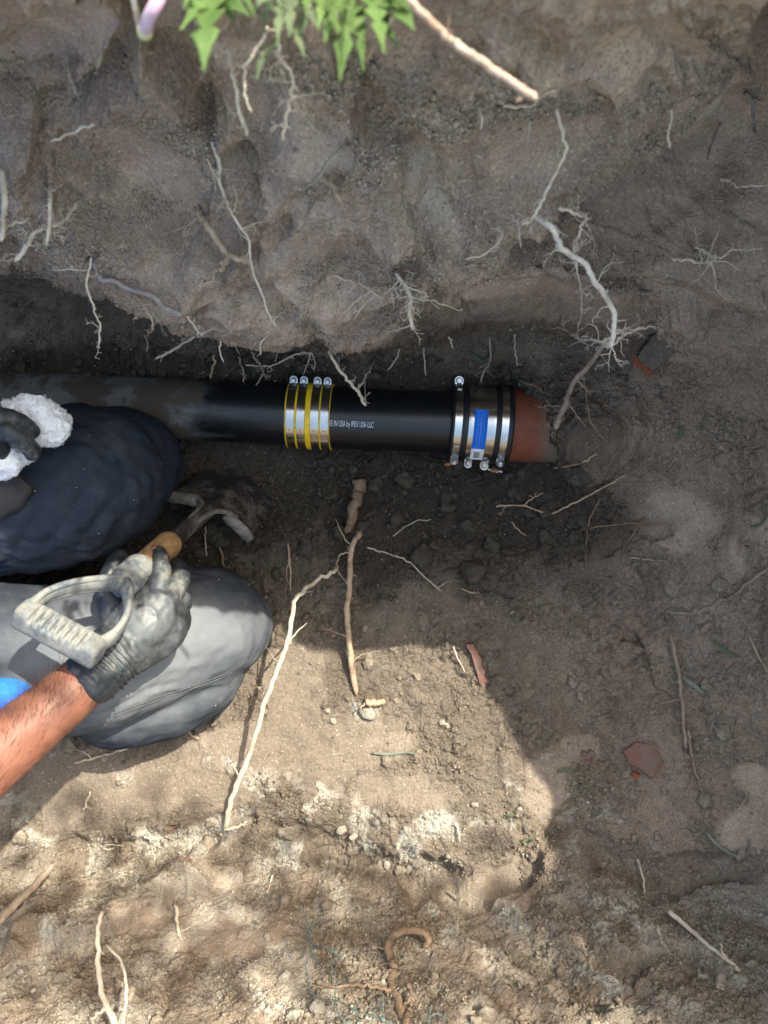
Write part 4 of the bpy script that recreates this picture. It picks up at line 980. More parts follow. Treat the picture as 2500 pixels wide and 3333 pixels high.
root(LW, 'pale', 13, 7, [(1638, 343), (1690, 345), (1732, 343), (1775, 318), (1811, 294)], (), 1, .01, lb=.03, group=GRPW)
root('long kinked root running down from the peeled root to the wall edge', 'pale', 12, 12, [(1811, 354), (1834, 452), (1841, 505), (1777, 625), (1740, 705), (1702, 731)], [(6, (1841, 505), (1820, 490), (1815, 515))], 3, .012, la=.006, lb=.05)
root('thick white root with many side roots in front of the right wall', 'white', 19, 18, [(1740, 705, .03), (1800, 742, .05), (1830, 806, .06), (1898, 853, .07), (1936, 913, .08), (1973, 966, .09), (1996, 1026, .10), (1997, 1086, .11), (1986, 1128, .12)],
     [(10, (1973, 951), (2010, 950), (2064, 958), (2109, 981), (2117, 1018), (2150, 1020), (2207, 996)), (8, (1936, 939), (1900, 945), (1853, 962)), (9, (1988, 1011), (1930, 1020), (1905, 1045), (1875, 1049), (1830, 1048), (1789, 1071)),
      (8, (1985, 1034), (1950, 1045), (1930, 1080), (1890, 1090), (1845, 1131)), (9, (2000, 1018), (2018, 1040), (2019, 1116), (2030, 1150)), (8, (2024, 1082), (2060, 1065), (2086, 1045), (2083, 996)), (7, (2112, 1010), (2115, 1040), (2112, 1068)),
      (7, (1870, 1045), (1888, 1092), (1870, 1110)), (7, (1975, 1050), (1955, 1090), (1926, 1128)), (7, (1740, 710), (1700, 725), (1692, 770), (1695, 810))], 16, .026)
root('tapering tan root below the thick white one, pointing at the clay pipe', 'bark', 16, 20, [(1977, 1098), (1920, 1184), (1868, 1245), (1838, 1320), (1820, 1360), (1808, 1396)],
     [(7, (1948, 1150), (1975, 1185), (2004, 1207)), (7, (1838, 1301), (1790, 1305), (1765, 1318), (1736, 1316)), (7, (1895, 1215), (1902, 1245), (1890, 1270)), (7, (1880, 1262), (1910, 1280), (1958, 1275)), (7, (1842, 1327), (1870, 1350), (1906, 1388)), (6, (1875, 1282), (1905, 1300), (1920, 1380), (1966, 1429))], 12, .02, la=.05, lb=.06)
root('forked pale root ends jutting from the recess of the right wall', 'pale', 13, 9, [(1819, 674), (1860, 690), (1913, 712), (1885, 740), (1868, 821)],
     [(7, (1868, 690), (1925, 690), (1945, 690), (1955, 730)), (6, (1870, 685), (1945, 650), (2034, 610)), (6, (1880, 690), (1845, 720), (1815, 748)), (6, (1905, 715), (1930, 775), (1925, 850))], 12, .016, la=.02, lb=.05)
root('star shaped pale root cluster on the right hand wall', 'pale', 12, 6, [(2184, 836), (2240, 846), (2305, 848), (2350, 830), (2380, 810), (2430, 815), (2486, 806)],
     [(8, (2305, 844), (2325, 790), (2343, 738)), (7, (2310, 850), (2325, 898), (2330, 940), (2358, 970)), (6, (2310, 860), (2290, 890), (2250, 925)), (6, (2320, 850), (2370, 855), (2410, 882)), (6, (2285, 800), (2270, 760), (2260, 732)), (16, (2335, 745), (2300, 775), (2262, 805))], 14, .018, la=.02, lb=.03)
root(LW, 'pale', 12, 8, [(2346, 580), (2375, 592), (2411, 607), (2493, 603)], (), 3, .01, lb=.03, group=GRPW)
root(LW, 'pale', 10, 7, [(2184, 354), (2188, 392), (2181, 430), (2181, 482)], (), 0, lb=.04, group=GRPW)
root(LW, 'dim', 9, 7, [(2343, 399), (2328, 452), (2294, 535)], (), 2, .01, lb=.04, group=GRPW)
root('forked greyish root stub high on the right hand wall', 'grey', 15, 9, [(2426, 301), (2448, 332), (2452, 407), (2460, 437)], [(12, (2448, 335), (2470, 325), (2485, 328))], 0, lb=.04)
root(LW, 'pale', 11, 6, [(1559, 343), (1562, 380), (1566, 422)], (), 0, lb=.03, group=GRPW)
root(LW, 'dim', 8, 6, [(1725, 392), (1717, 460)], (), 0, lb=.02, group=GRPW)
root(LW, 'dim', 8, 5, [(1895, 240), (1880, 300)], (), 0, lb=.02, group=GRPW)
root('small branching rootlets in the crumbly middle of the wall', 'dim', 8, 5, [(1273, 475), (1333, 482), (1350, 500), (1345, 520)], [(7, (1335, 522), (1370, 490), (1390, 470)), (5, (1300, 470), (1315, 500))], 4, .012, lb=.02)
root(LL, 'pale', 7, 5, [(1619, 746), (1630, 769), (1582, 814), (1514, 844)], (), 6, .012, lb=.03, group=GRPL)
root('thin dangling root with one side branch by the dark left recess', 'pale', 9, 6, [(298, 838), (286, 913), (301, 1003), (324, 1064), (324, 1132)], [(6, (290, 862), (240, 868), (166, 879)), (5, (324, 1100), (310, 1108))], 7, .014, la=.01, lb=.05)
root('purplish grey root running along the lower left edge of the wall', 'grey', 15, 20, [(305, 850, .0), (324, 905, .008), (369, 913, .016), (422, 939, .020), (497, 966, .024), (535, 1000, .022), (592, 1026, .016)], (), 3, .012)
root('short tan root below the purplish one, split at its tip', 'tan', 11, 7, [(441, 962), (482, 1026), (501, 1071)], [(6, (470, 1030), (500, 1010), (515, 1008))], 8, .018, la=.01, lb=.04)
root(LL, 'dim', 9, 9, [(633, 1094), (573, 1132), (505, 1169)], (), 4, .012, lb=.03, group=GRPL)
root(LL, 'pale', 8, 6, [(610, 1030), (635, 1065), (655, 1088)], [(6, (655, 1078), (690, 1068), (727, 1080))], 4, .012, lb=.02, group=GRPL)
root(LL, 'tan', 9, 6, [(697, 1158), (692, 1190), (686, 1230)], (), 0, lb=.02, group=GRPL)
root(LL, 'pale', 6, 4, [(718, 1110), (722, 1150), (729, 1180)], (), 0, lb=.02, group=GRPL)
root('kinked dangling root over the muddy pipe, split into two tails', 'bark', 8, 6, [(776, 1160), (795, 1222), (787, 1260), (795, 1305)], [(6, (787, 1258), (765, 1280), (764, 1308))], 5, .012, lb=.03)
root('crossed pair of dangling roots over the muddy pipe', 'bark', 9, 5, [(818, 1145), (845, 1190), (870, 1237)], [(7, (852, 1214), (830, 1260), (799, 1309))], 5, .012, lb=.03)
root(LL, 'pale', 6, 5, [(1017, 1150), (985, 1148), (942, 1162), (889, 1192), (840, 1190), (799, 1188)], [(5, (1010, 1152), (1000, 1190), (985, 1220)), (5, (1015, 1155), (1025, 1180), (1022, 1210))], 7, .016, lb=.03, group=GRPL)
root('kinked root dangling in front of the clean black pipe', 'pale', 10, 11, [(1070, 1143), (1108, 1214), (1145, 1250), (1165, 1285), (1191, 1320)], [(9, (1160, 1262), (1198, 1207), (1221, 1169)), (5, (1178, 1300), (1195, 1285)), (5, (1198, 1207), (1185, 1170))], 5, .014, la=.01, lb=.04)
root(LL, 'pale', 7, 5, [(863, 1098), (845, 1125), (848, 1154)], (), 2, .008, lb=.02, group=GRPL)
root('net of fine branching roots on the smooth middle of the wall', 'pale', 7, 5, [(1085, 898), (1153, 921), (1206, 951), (1243, 973)], [(6, (1206, 950), (1160, 980), (1110, 1028)), (6, (1225, 965), (1180, 1000), (1150, 1045)), (5, (1160, 925), (1130, 960), (1125, 985))], 14, .018, lb=.02)
root('short thick root with bushy side roots above the pipe gap', 'pale', 13, 14, [(1288, 887), (1322, 947), (1337, 1003), (1344, 1073)],
     [(7, (1340, 1052), (1295, 1068), (1250, 1086)), (7, (1335, 970), (1380, 985), (1408, 981), (1460, 1000), (1506, 1011)), (7, (1325, 920), (1365, 935), (1390, 955), (1365, 975)), (6, (1300, 965), (1270, 970), (1245, 965))], 18, .022, la=.01, lb=.05)
root('small forked root dangling left of the big coupling', 'bark', 8, 6, [(1593, 1095), (1593, 1177), (1574, 1211), (1566, 1245)], [(5, (1590, 1180), (1565, 1195), (1560, 1202)), (4, (1580, 1210), (1602, 1222)), (4, (1578, 1208), (1545, 1222))], 4, .010, lb=.03)
root(LL, 'dim', 6, 5, [(1676, 1086), (1680, 1140), (1683, 1192)], (), 3, .01, lb=.02, group=GRPL)
root(LL, 'dim', 6, 5, [(1378, 1132), (1382, 1180), (1386, 1222)], (), 0, lb=.02, group=GRPL)
root(LL, 'dim', 6, 4, [(1300, 1135), (1285, 1170), (1260, 1208)], (), 2, .01, lb=.02, group=GRPL)
root(LL, 'dim', 5, 4, [(470, 1090), (480, 1120), (476, 1145)], (), 1, .01, lb=.02, group=GRPL)
root(LL, 'pale', 6, 4, [(1460, 1095), (1470, 1120), (1475, 1135)], (), 1, .01, lb=.02, group=GRPL)
# --- the floor
root(LF, 'tan', 8, 6, [(1800, 1523), (1875, 1512), (1943, 1478)], (), 1, .008, la=.006, lb=.008, group=GRPF)
root('forked thin root lying on the floor below the big coupling', 'tan', 7, 5, [(1615, 1649), (1702, 1645), (1777, 1672)], [(6, (1702, 1645), (1735, 1620), (1770, 1604)), (4, (1640, 1650), (1628, 1678))], 2, .01, la=.006, lb=.01)
root(LF, 'tan', 8, 6, [(1796, 1672), (1875, 1630), (1973, 1584), (2041, 1546)], (), 0, la=.006, lb=.01, group=GRPF)
root('pale curved root lying on dark floor, split at its lower end', 'dim', 7, 5, [(1195, 1782), (1250, 1797), (1318, 1826), (1386, 1879), (1435, 1924)], [(4, (1425, 1912), (1450, 1895), (1475, 1890))], 2, .01, la=.008, lb=.01)
root(LF, 'dim', 5, 4, [(2049, 1815), (2140, 1825), (2222, 1826)], (), 0, la=.004, lb=.005, group=GRPF)
root(LF, 'brown', 7, 5, [(1951, 1623), (1920, 1690), (1906, 1751), (1906, 1810), (1913, 1856)], (), 3, .012, la=.006, lb=.008, group=GRPF)
root(LF, 'brown', 7, 5, [(1890, 1724), (1990, 1705), (2109, 1698)], (), 1, .012, la=.006, lb=.008, group=GRPF)
root(LF, 'brown', 7, 5, [(2102, 1683), (2034, 1773), (2026, 1818)], (), 1, .012, la=.006, lb=.008, group=GRPF)
root(LF, 'dim', 5, 4, [(1280, 1745), (1340, 1705), (1405, 1690)], (), 2, .01, la=.004, lb=.005, group=GRPF)
root(LF, 'tan', 5, 4, [(1665, 1700), (1690, 1722), (1712, 1745)], (), 0, la=.004, lb=.005, group=GRPF)
root(LF, 'tan', 5, 4, [(1500, 1916), (1535, 1922), (1562, 1930)], (), 1, .01, la=.004, lb=.005, group=GRPF)
root('thin orange root lying just above the clay pipe', 'brown', 8, 6, [(1700, 1243), (1740, 1258), (1775, 1276)], (), 1, .01, la=.008, lb=.010)
root('upright pale root on the shaded right floor, with twigs at its middle', 'bark', 15, 11, [(2184, 2075), (2200, 2150), (2211, 2203), (2222, 2316), (2232, 2437)],
     [(8, (2215, 2286), (2170, 2292), (2120, 2300)), (6, (2220, 2275), (2280, 2320), (2335, 2375)), (6, (2205, 2225), (2185, 2220), (2160, 2172)), (6, (2222, 2350), (2195, 2348))], 4, .012, la=.012, lb=.012)
root('straight pinkish root continuing below the upright one', 'bark', 11, 7, [(2241, 2376), (2255, 2450), (2262, 2500), (2286, 2589)], (), 2, .01, la=.010, lb=.006)
root('dark weathered root snaking across the right slope', 'bark', 10, 13, [(2139, 1984), (2190, 1990), (2245, 1999), (2290, 1985), (2343, 1962), (2390, 1940), (2426, 1909), (2500, 1841), (2540, 1800)], (), 6, .012, la=.002, lb=.004)
root('thick upright tan root rising from the sunlit floor', 'tan', 17, 20, [(1175, 1736, .03), (1145, 1781, .035), (1138, 1916, .032), (1130, 2007, .028), (1142, 2143, .018), (1160, 2262, .002)],
     [(6, (1140, 1790), (1105, 1800), (1098, 1850), (1132, 1905)), (5, (1120, 1770), (1105, 1740), (1092, 1690)), (5, (1135, 2060), (1100, 2055), (1050, 2045)), (5, (1145, 2160), (1180, 2130), (1240, 2118)), (4, (1140, 1880), (1165, 1875))], 8, .016)
root('long slender root leaning over the sunlit soil', 'pale', 13, 19, [(1096, 1852, .06), (1025, 1894, .09), (968, 1947, .11), (949, 2045, .115), (919, 2143, .105), (874, 2263, .085), (814, 2444, .05), (761, 2578, .022), (731, 2702, .002)],
     [(9, (934, 2112), (960, 2070), (1002, 2022)), (12, (878, 2267), (858, 2250), (833, 2233)), (5, (968, 1945), (1000, 1930), (1025, 1925)), (6, (905, 2170), (888, 2130), (865, 2105)), (5, (780, 2520), (770, 2500), (750, 2475))], 6, .016)
root(LF, 'brown', 9, 7, [(705, 1728), (718, 1785), (731, 1845)], (), 0, la=.006, lb=.010, group=GRPF)
root(LF, 'dim', 6, 5, [(671, 1713), (668, 1760), (674, 1811)], (), 0, la=.006, lb=.010, group=GRPF)
root(LF, 'tan', 7, 6, [(938, 1770), (942, 1849), (946, 1924)], [(5, (925, 1812), (925, 1860), (940, 1900))], 2, .01, la=.006, lb=.010, group=GRPF)
root('pale forked root lying on sunlit soil by the trouser leg', 'pale', 9, 7, [(535, 2402), (452, 2421), (362, 2452), (301, 2465), (241, 2484)], [(5, (300, 2465), (280, 2450), (245, 2440)), (4, (330, 2462), (335, 2475))], 4, .012, la=.006, lb=.008)
root('knobbly brown taproot poking up from the dark floor', 'brown', 46, 26, [(1166, 1560, .012), (1162, 1610, .022), (1150, 1670, .026), (1132, 1732, .012)], (), 4, .014)
root('short broken root piece with a yellow end on sunlit soil', 'tan', 24, 18, [(1190, 2285), (1225, 2288), (1255, 2282)], [(8, (1200, 2285), (1180, 2300), (1172, 2312))], 3, .008, la=.010, lb=.012)
root('pale twig meeting the slender root at its foot', 'pale', 12, 9, [(731, 2702), (770, 2692), (808, 2675)], (), 1, .01, la=.010, lb=.012)
root(LF, 'pale', 6, 4, [(1476, 2105), (1490, 2140), (1514, 2188)], (), 0, la=.006, lb=.010, group=GRPF)
root(LF, 'pale', 6, 5, [(600, 2355), (620, 2390), (648, 2405)], (), 1, .01, la=.006, lb=.010, group=GRPF)
# --- the near bank
GRPB = 'small root ends in the near bank'; LB = 'small pale root end sticking out of the near bank'
root('long pale hanging root rising from the lower edge of the near bank', 'pale', 13, 20, [(332, 2968, .10), (320, 3045, .11), (332, 3204, .12), (377, 3345, .13)], [(14, (350, 3290), (310, 3320), (295, 3350))], 2, .012)
root('thin arched root beside the long hanging one on the near bank', 'pale', 9, 13, [(347, 3075, .10), (399, 3151, .11), (411, 3241, .12), (396, 3345, .12)], (), 1, .012)
root('stout pale root end poking in over the near bank', 'bark', 20, 34, [(177, 2812, .12), (113, 2880, .16), (0, 2993, .20), (-60, 3050, .22)], (), 2, .012)
root('upright pale root stub with two twigs on the near bank', 'pale', 13, 9, [(569, 2947), (584, 3038), (592, 3064)], [(6, (582, 3015), (610, 3012), (640, 3006)), (5, (585, 3030), (602, 3040), (600, 3055))], 2, .01, la=.02, lb=.03)
root('thick twisted hook shaped root curling out of the near bank', 'brown', 23, 30, [(1386, 3085, .005), (1390, 3050, .02), (1355, 3028, .035), (1303, 3036, .045), (1263, 3072, .05), (1272, 3120, .055), (1284, 3151, .055), (1273, 3204, .06), (1300, 3271, .07), (1330, 3350, .08)],
     [(17, (1275, 3220), (1220, 3208), (1150, 3206), (1060, 3208), (1015, 3212)), (18, (1310, 3225), (1335, 3215), (1345, 3200)), (20, (1315, 3300), (1345, 3285), (1371, 3264)), (6, (1290, 3030), (1280, 3015), (1320, 3003)), (6, (1262, 3082), (1230, 3080), (1205, 3066)), (6, (1280, 3110), (1292, 3095), (1300, 3082))], 6, .014)
root('straight bare root lying on the lower right bank', 'pale', 17, 12, [(2177, 2966), (2240, 3020), (2305, 3075), (2360, 3118), (2410, 3162)], [(8, (2355, 3112), (2348, 3090), (2346, 3068))], 1, .01, la=.015, lb=.02)
root(LB, 'pale', 8, 6, [(2075, 2797), (2094, 2872), (2098, 2910)], (), 0, la=.008, lb=.015, group=GRPB)
root(LB, 'pale', 8, 6, [(294, 2578), (285, 2605), (271, 2638)], (), 0, la=.008, lb=.01, group=GRPB)
root(LB, 'pale', 7, 5, [(2139, 3023), (2165, 3075), (2192, 3113)], (), 1, .01, la=.008, lb=.01, group=GRPB)
root(LB, 'pale', 7, 5, [(888, 2850), (878, 2880), (870, 2908)], (), 0, la=.008, lb=.012, group=GRPB)
root(LB, 'tan', 9, 6, [(2425, 2870), (2440, 2895), (2455, 2920)], (), 0, la=.008, lb=.012, group=GRPB)
root(LB, 'pale', 7, 5, [(1480, 2680), (1492, 2710), (1498, 2740)], (), 0, la=.006, lb=.008, group=GRPB)
root(LB, 'pale', 7, 5, [(1460, 2905), (1485, 2918), (1505, 2930)], [(5, (1500, 2925), (1505, 2905))], 0, .01, la=.008, lb=.012, group=GRPB)
root(LB, 'pale', 6, 4, [(330, 2755), (350, 2765), (372, 2760)], [(5, (335, 2770), (350, 2755), (395, 2753))], 2, .01, la=.006, lb=.01, group=GRPB)
# stray hair roots all over the far wall and its lower edge
sh_ = MB(); cand = np.nonzero((rowi > RS[3]) & (rowi < RS[8] - 2) & (PX > 0) & (PX < 2500))[0]; wts = (np.clip(rowi[cand] - RS[4], 5, 999)).astype(float); wts /= wts.sum()
nrg = np.random.default_rng(21); N2 = normals(G2).reshape(-1, 3)
if N2[RS[14] * nc + nc // 2, 2] < 0: N2 = -N2
for i in nrg.choice(cand, 330, p=wts):
    p = Vector(V3[i]); v = Vector(N2[i]) + Vector(nrg.normal(0, .7, 3)); v.normalize(); L = nrg.uniform(.006, .028); pts = [p - v * .002]; k = 5
    for q in range(k): v = (v + Vector(nrg.normal(0, .4, 3)) + Vector((0, -.05, -.05))).normalized(); pts.append(pts[-1] + v * L / k)
    sh_.tube(pts, [.0005, .00045, .0004, .00035, .0003, .0002], 4, caps=False)
tag(sh_.build('root_hairs', ROOT['dim'], None, auto=0), 'scattered short root hairs across the far soil wall', 'root hairs', kind='stuff')

# ================================================================= weeds at the trench edge
def leaf_mat(nm='leaf_green', A_=(.085, .155, .040), B_=(.155, .245, .085)):
    m = NT(nm); n = m.noise(40, 4, .6); c = m.mix(m.ramp(n, .3, .7), A_, B_); m.fin(c, .55, 0, None, .3)
    t = m.n('ShaderNodeBsdfTranslucent'); m.l(m.mix(.5, c, (.30, .44, .10)), t.inputs[0]); x = m.n('ShaderNodeMixShader'); x.inputs[0].default_value = .45
    m.l(m.b.outputs[0], x.inputs[1]); m.l(t.outputs[0], x.inputs[2]); m.l(x.outputs[0], m.t.nodes['Material Output'].inputs[0]); return m.m
LEAF = leaf_mat(); LEAFG = leaf_mat('leaf_greyish', (.11, .155, .085), (.19, .235, .14)); GREY_LEAF = simple('leaf_dusty', (.18, .24, .15), .8, 0, .2, .2, 40)
def leaf(parent, a, b, wpx, lobes=4, arch=.02, mat=None, name='leaf', twist=0.):
    a, b = Vector(a), Vector(b); ax = b - a; L = ax.length; ax.normalize(); side = ax.cross(Vector((0, 0, 1))).normalized(); side = Matrix.Rotation(twist, 3, ax) @ side; up = side.cross(ax)
    d = H - (a.z + b.z) / 2; hw = wpx / 2 / F * d; n = 48; vs = []; fs = []; j_ = [rr.uniform(-.03, .03) for _ in range(3)]; m_ = [rr.uniform(.75, 1.15) for _ in range(3)]
    PT = [0, .12, .26 + j_[0], .36 + j_[0], .48 + j_[1], .58 + j_[1], .70 + j_[2], .80 + j_[2], 1.0]; PW = [.10, .14, .95 * m_[0], .18, 1.0 * m_[1], .17, .62 * m_[2], .30, 0]
    for i in range(n + 1):
        t = i / n; fr = .3
        w = hw * (float(np.interp(t, PT, PW)) if lobes else math.sin(math.pi * t) ** .7); w = max(w, .0006 if t < .98 else .0002)
        c = a + ax * L * t + up * (arch * math.sin(math.pi * t * .9)) ; fold = .22
        sw = .9 * w if lobes else 0
        wl, wr_ = w * rr.uniform(.88, 1.08), w * rr.uniform(.88, 1.08)
        vs += [c - side * wl + up * (wl * fold) - ax * sw * .35, c - side * wl * .5 + up * (wl * fold * .4), c, c + side * wr_ * .5 + up * (wr_ * fold * .4), c + side * wr_ + up * (wr_ * fold) - ax * sw * .35]
    for i in range(n):
        for k in range(4): p = i * 5 + k; fs.append((p, p + 1, p + 6, p + 5))
    o = MB().add(vs, fs).build(name, mat or LEAF, parent, auto=0)
    so_ = o.modifiers.new('thick', 'SOLIDIFY'); so_.thickness = .0005; return o
def weed(label, base, leaves, cat='weed', mat=None):
    e = empty('weed', W(*base)); tag(e, label, cat, None)
    for (ax_, ay, bx, by, wd, lob, dz, tw) in leaves: leaf(e, W(ax_, ay + 45, .90), W(bx, by + 28, .90 + dz), wd * .68, lob, .004, mat, 'leaf', tw)
    return e
weed('dandelion with one big toothed leaf hanging over the trench edge', (700, -60, .88), [(700, -70, 666, 214, 230, 3, .04, .1), (690, -50, 585, 78, 90, 2, .03, -.3), (715, -60, 818, 30, 150, 2, .02, .3), (650, -70, 632, 44, 80, 2, .0, .5), (800, -60, 836, 36, 60, 2, .01, .2), (655, -60, 600, 10, 70, 2, .02, .2), (740, -60, 770, 60, 80, 2, .01, .3)])
weed('dusty grey green weed sprig among the dandelions', (930, -60, .88), [(930, -60, 905, 130, 90, 3, .03, .1), (912, 90, 838, 240, 80, 2, .01, .6), (925, 30, 990, 165, 76, 2, .02, -.4), (960, -60, 945, 100, 120, 3, .03, .2), (1000, -60, 975, 110, 100, 2, .01, -.2), (895, -60, 872, 80, 70, 2, -.02, .3), (940, 60, 1005, 110, 60, 2, .0, .2), (880, -50, 830, 20, 70, 2, .0, .2), (985, -40, 1040, 70, 80, 2, .03, .3)], mat=LEAFG)
weed('bright green dandelion clump with pointed leaves beside the peeled root', (1180, -60, .88), [(1150, -50, 1108, 245, 170, 3, .04, .15), (1195, -60, 1250, 155, 140, 3, .04, -.2), (1235, -60, 1350, 80, 190, 2, .02, -.1), (1120, -60, 1058, 120, 130, 2, .03, .2), (1085, -60, 1105, 90, 90, 2, .04, .5), (1265, -50, 1236, 128, 110, 2, .01, .4), (1040, -60, 1032, 80, 90, 2, .03, -.4), (1180, -30, 1185, 212, 100, 2, .03, .3), (1300, -60, 1300, 30, 120, 2, .01, .1), (1060, -60, 1085, 120, 60, 2, .0, .1), (1210, -40, 1300, 140, 70, 2, .0, .2), (1150, -60, 1160, 90, 90, 2, .05, .6), (1010, -60, 1000, 30, 80, 2, .02, .2), (1270, -60, 1340, 20, 90, 2, .04, .3)])
wd = empty('weed', (-.30, .345, .83)); tag(wd, 'leafy weed on the trench edge above the kneeling worker', 'weed')
for k in range(11):
    a_ = rr.uniform(0, 6.28); b0 = Vector((-.30 + rr.uniform(-.02, .02), .335 + rr.uniform(-.01, .02), .83)); tp = b0 + Vector((math.cos(a_) * rr.uniform(.05, .11), math.sin(a_) * .06 - .03, rr.uniform(.04, .16)))
    leaf(wd, b0, tp, 110, 2, .015, None, 'leaf', rr.uniform(-.5, .5))
def stalk(label, pts, w0, w1, mat, cat='stem', name='flower_stem', seg=12):
    P = crspline([W(*p) for p in pts], 6); d = H - P[0].z; o = MB().tube(P, [(w0 + (w1 - w0) * i / (len(P) - 1)) / 2 / F * d for i in range(len(P))], seg).build(name, mat, None, auto=0); tag(o, label, cat); return o
m = NT('stem_purple'); PUR = m.fin(m.mix(m.ramp(m.noise(60, 3), .3, .7), (.40, .24, .36), (.55, .42, .50)), .5, 0, None, .3)
pst = stalk('cut purple flower stem leaning over the upper edge', [(545, -60, .88), (510, 10, .89), (485, 60, .885), (472, 100, .875)], 44, 46, PUR)
tipm = simple('stem_tip', (.50, .52, .26), .5); MB().tube([W(474, 96, .877), W(470, 108, .873), W(468, 114, .871)], [.0041, .0042, .0025], 12).build('cut_end', tipm, pst)
stalk('dry cream grass stem beside the purple stem', [(425, -50, .86), (440, 20, .87), (455, 95, .84)], 20, 22, ROOT['pale'], 'stem', 'dry_stem', 8)
stalk('dry straw hanging among the weeds', [(1005, 10, .88), (1015, 70, .89), (1008, 140, .87)], 14, 10, ROOT['tan'], 'straw', 'straw', 6)
stalk('dry root like straw behind the pointed dandelion leaves', [(1330, 0, .86), (1270, 70, .86), (1190, 200, .82)], 16, 14, ROOT['tan'], 'straw', 'straw', 6)

# ================================================================= netting, shards, bits
NETM = simple('netting_plastic', (.10, .155, .14), .5, 0, .4, .2, 60)
ne = empty('plastic_netting', soil(1100, 3150, .02)); tag(ne, 'tangled strands of thin green plastic netting on the near bank', 'netting')
for pts in [[(980, 2942), (992, 2980), (1006, 3019), (994, 3043), (1011, 3070), (1045, 3082), (1081, 3096), (1108, 3120), (1120, 3145), (1117, 3188)], [(1047, 2980), (1028, 2998), (1006, 3019)], [(1009, 3024), (1016, 3072), (1035, 3130), (1055, 3174)], [(1079, 3096), (1081, 3159), (1084, 3217)], [(1000, 3170), (1008, 3215), (1035, 3250), (1093, 3256), (1151, 3285), (1200, 3304), (1248, 3319), (1275, 3330)], [(1248, 3236), (1247, 3280), (1248, 3319)], [(1170, 3255), (1151, 3285), (1138, 3335)], [(1404, 3275), (1398, 3300), (1392, 3340)], [(1392, 3330), (1405, 3305), (1430, 3300), (1460, 3325)], [(1151, 3285), (1165, 3310), (1175, 3345)], [(1093, 3256), (1100, 3300), (1140, 3335)], [(1016, 3085), (1005, 3120), (995, 3140), (1002, 3170)], [(1098, 3200), (1090, 3230), (1093, 3256)]]:
    P = crspline(trace([(x, y, .035 + .02 * (y - 2940) / 400) for x, y in pts]), 5); MB().tube(P, 3.6 / 2 / F * (H - P[0].z), 6).build('strand', NETM, ne, auto=0)
for (x, y) in [(1006, 3019), (1151, 3285), (1248, 3319), (1081, 3096)]:
    p = trace([(x, y, .036 + .02 * (y - 2940) / 400)])[0]; MB().tube([p + Vector((-.002, .001, 0)), p, p + Vector((.002, -.001, 0))], [.0012, .0026, .0012], 8).build('knot', NETM, ne)
def plate(label, poly, thick, mat, lift=.006, crust=False, cat='clay shard', name='clay_shard'):
    c = [sum(p[i] for p in poly) / len(poly) for i in (0, 1)]; base = soil(*c, lift); nrm = (Vector((0, 0, 1)) * .8 + Vector((rr.gauss(0, .15), rr.gauss(0, .15), 0))).normalized(); d = H - base.z
    top = []
    for (x, y) in poly:
        q = Vector(((x - 1250) / F * d, (1666.5 - y) / F * d, base.z)); q.z -= ((q - base).dot(nrm)) / nrm.z; top.append(q)
    # subdivide the rim so that it is ragged
    rim = []
    for i, p in enumerate(top):
        q = top[(i + 1) % len(top)]
        for k in range(4): rim.append(p.lerp(q, k / 4) + Vector((rr.gauss(0, .0009), rr.gauss(0, .0009), rr.gauss(0, .0004))) * (1 if k else .3))
    n = len(rim); mb = MB().add(rim + [r - nrm * thick + Vector((rr.gauss(0, .001), rr.gauss(0, .001), 0)) for r in rim], [tuple(range(n)), tuple(range(2 * n - 1, n - 1, -1))] + [(i, i + n, (i + 1) % n + n, (i + 1) % n) for i in range(n)])
    o = mb.build(name, mat, None, smooth=False, bevel=.0012); tag(o, label, cat)
    if crust:
        cr = [p + nrm * .0012 for p in rim]; cc = sum(cr, Vector()) / n; cr = [cc + (p - cc) * .985 + Vector((.004, .003, 0)) for p in cr]
        MB().add(cr + [p - nrm * .001 for p in cr], [tuple(range(n))] + [(i, i + n, (i + 1) % n + n, (i + 1) % n) for i in range(n)]).build('soil_crust', SOILD, o, smooth=False)
    return o
SOILC = soil_mat('soil_clod', (.185, .150, .114), (.265, .22, .168), (.4, .4, .4))
WALLD = soil_mat('soil_crusted', (.095, .08, .065), (.13, .11, .088), (.3, .3, .3))
SOILD = soil_mat('soil_shade_tone', (.055, .047, .037), (.080, .068, .053), (.3, .28, .24))  # soil copy with the floor's shade put into its colour
s1 = plate('soil crusted clay shard with a clean orange broken edge in the right wall', [(2078, 1160), (2095, 1130), (2125, 1092), (2205, 1112), (2185, 1150), (2150, 1190), (2130, 1205)], .016, WALLD, .016)
s1b = plate('x', [(2072, 1160), (2090, 1152), (2140, 1198), (2122, 1217)], .012, SHARD, .022); s1b.name = 'broken_edge'; s1b.parent = s1
for k_ in ('label', 'category'): del s1b[k_]
s1b['label'] = 'clean orange broken edge'
plate('pinkish red clay shard half buried in the shaded right floor', [(2035, 2448), (2075, 2420), (2138, 2422), (2155, 2488), (2118, 2528), (2080, 2500), (2050, 2490)], .010, SHARDP, .010)
plate('curved red clay shard at the border of sun and shade', [(1516, 2098), (1538, 2094), (1558, 2130), (1575, 2175), (1590, 2225), (1562, 2228), (1548, 2180), (1534, 2130)], .010, SHARDP, .009)
plate('tiny red clay chip beside the half buried shard', [(1892, 2452), (1932, 2446), (1938, 2462), (1898, 2468)], .006, SHARDP, .006)
plate('small bright red clay chip under the half buried shard', [(2058, 2512), (2085, 2520), (2076, 2536), (2060, 2530)], .006, SHARD, .006)
GB = simple('grass_green', (.095, .115, .065), .6, 0, .3, .2); GBP = simple('grass_bluish', (.165, .175, .14), .6, 0, .3, .2)
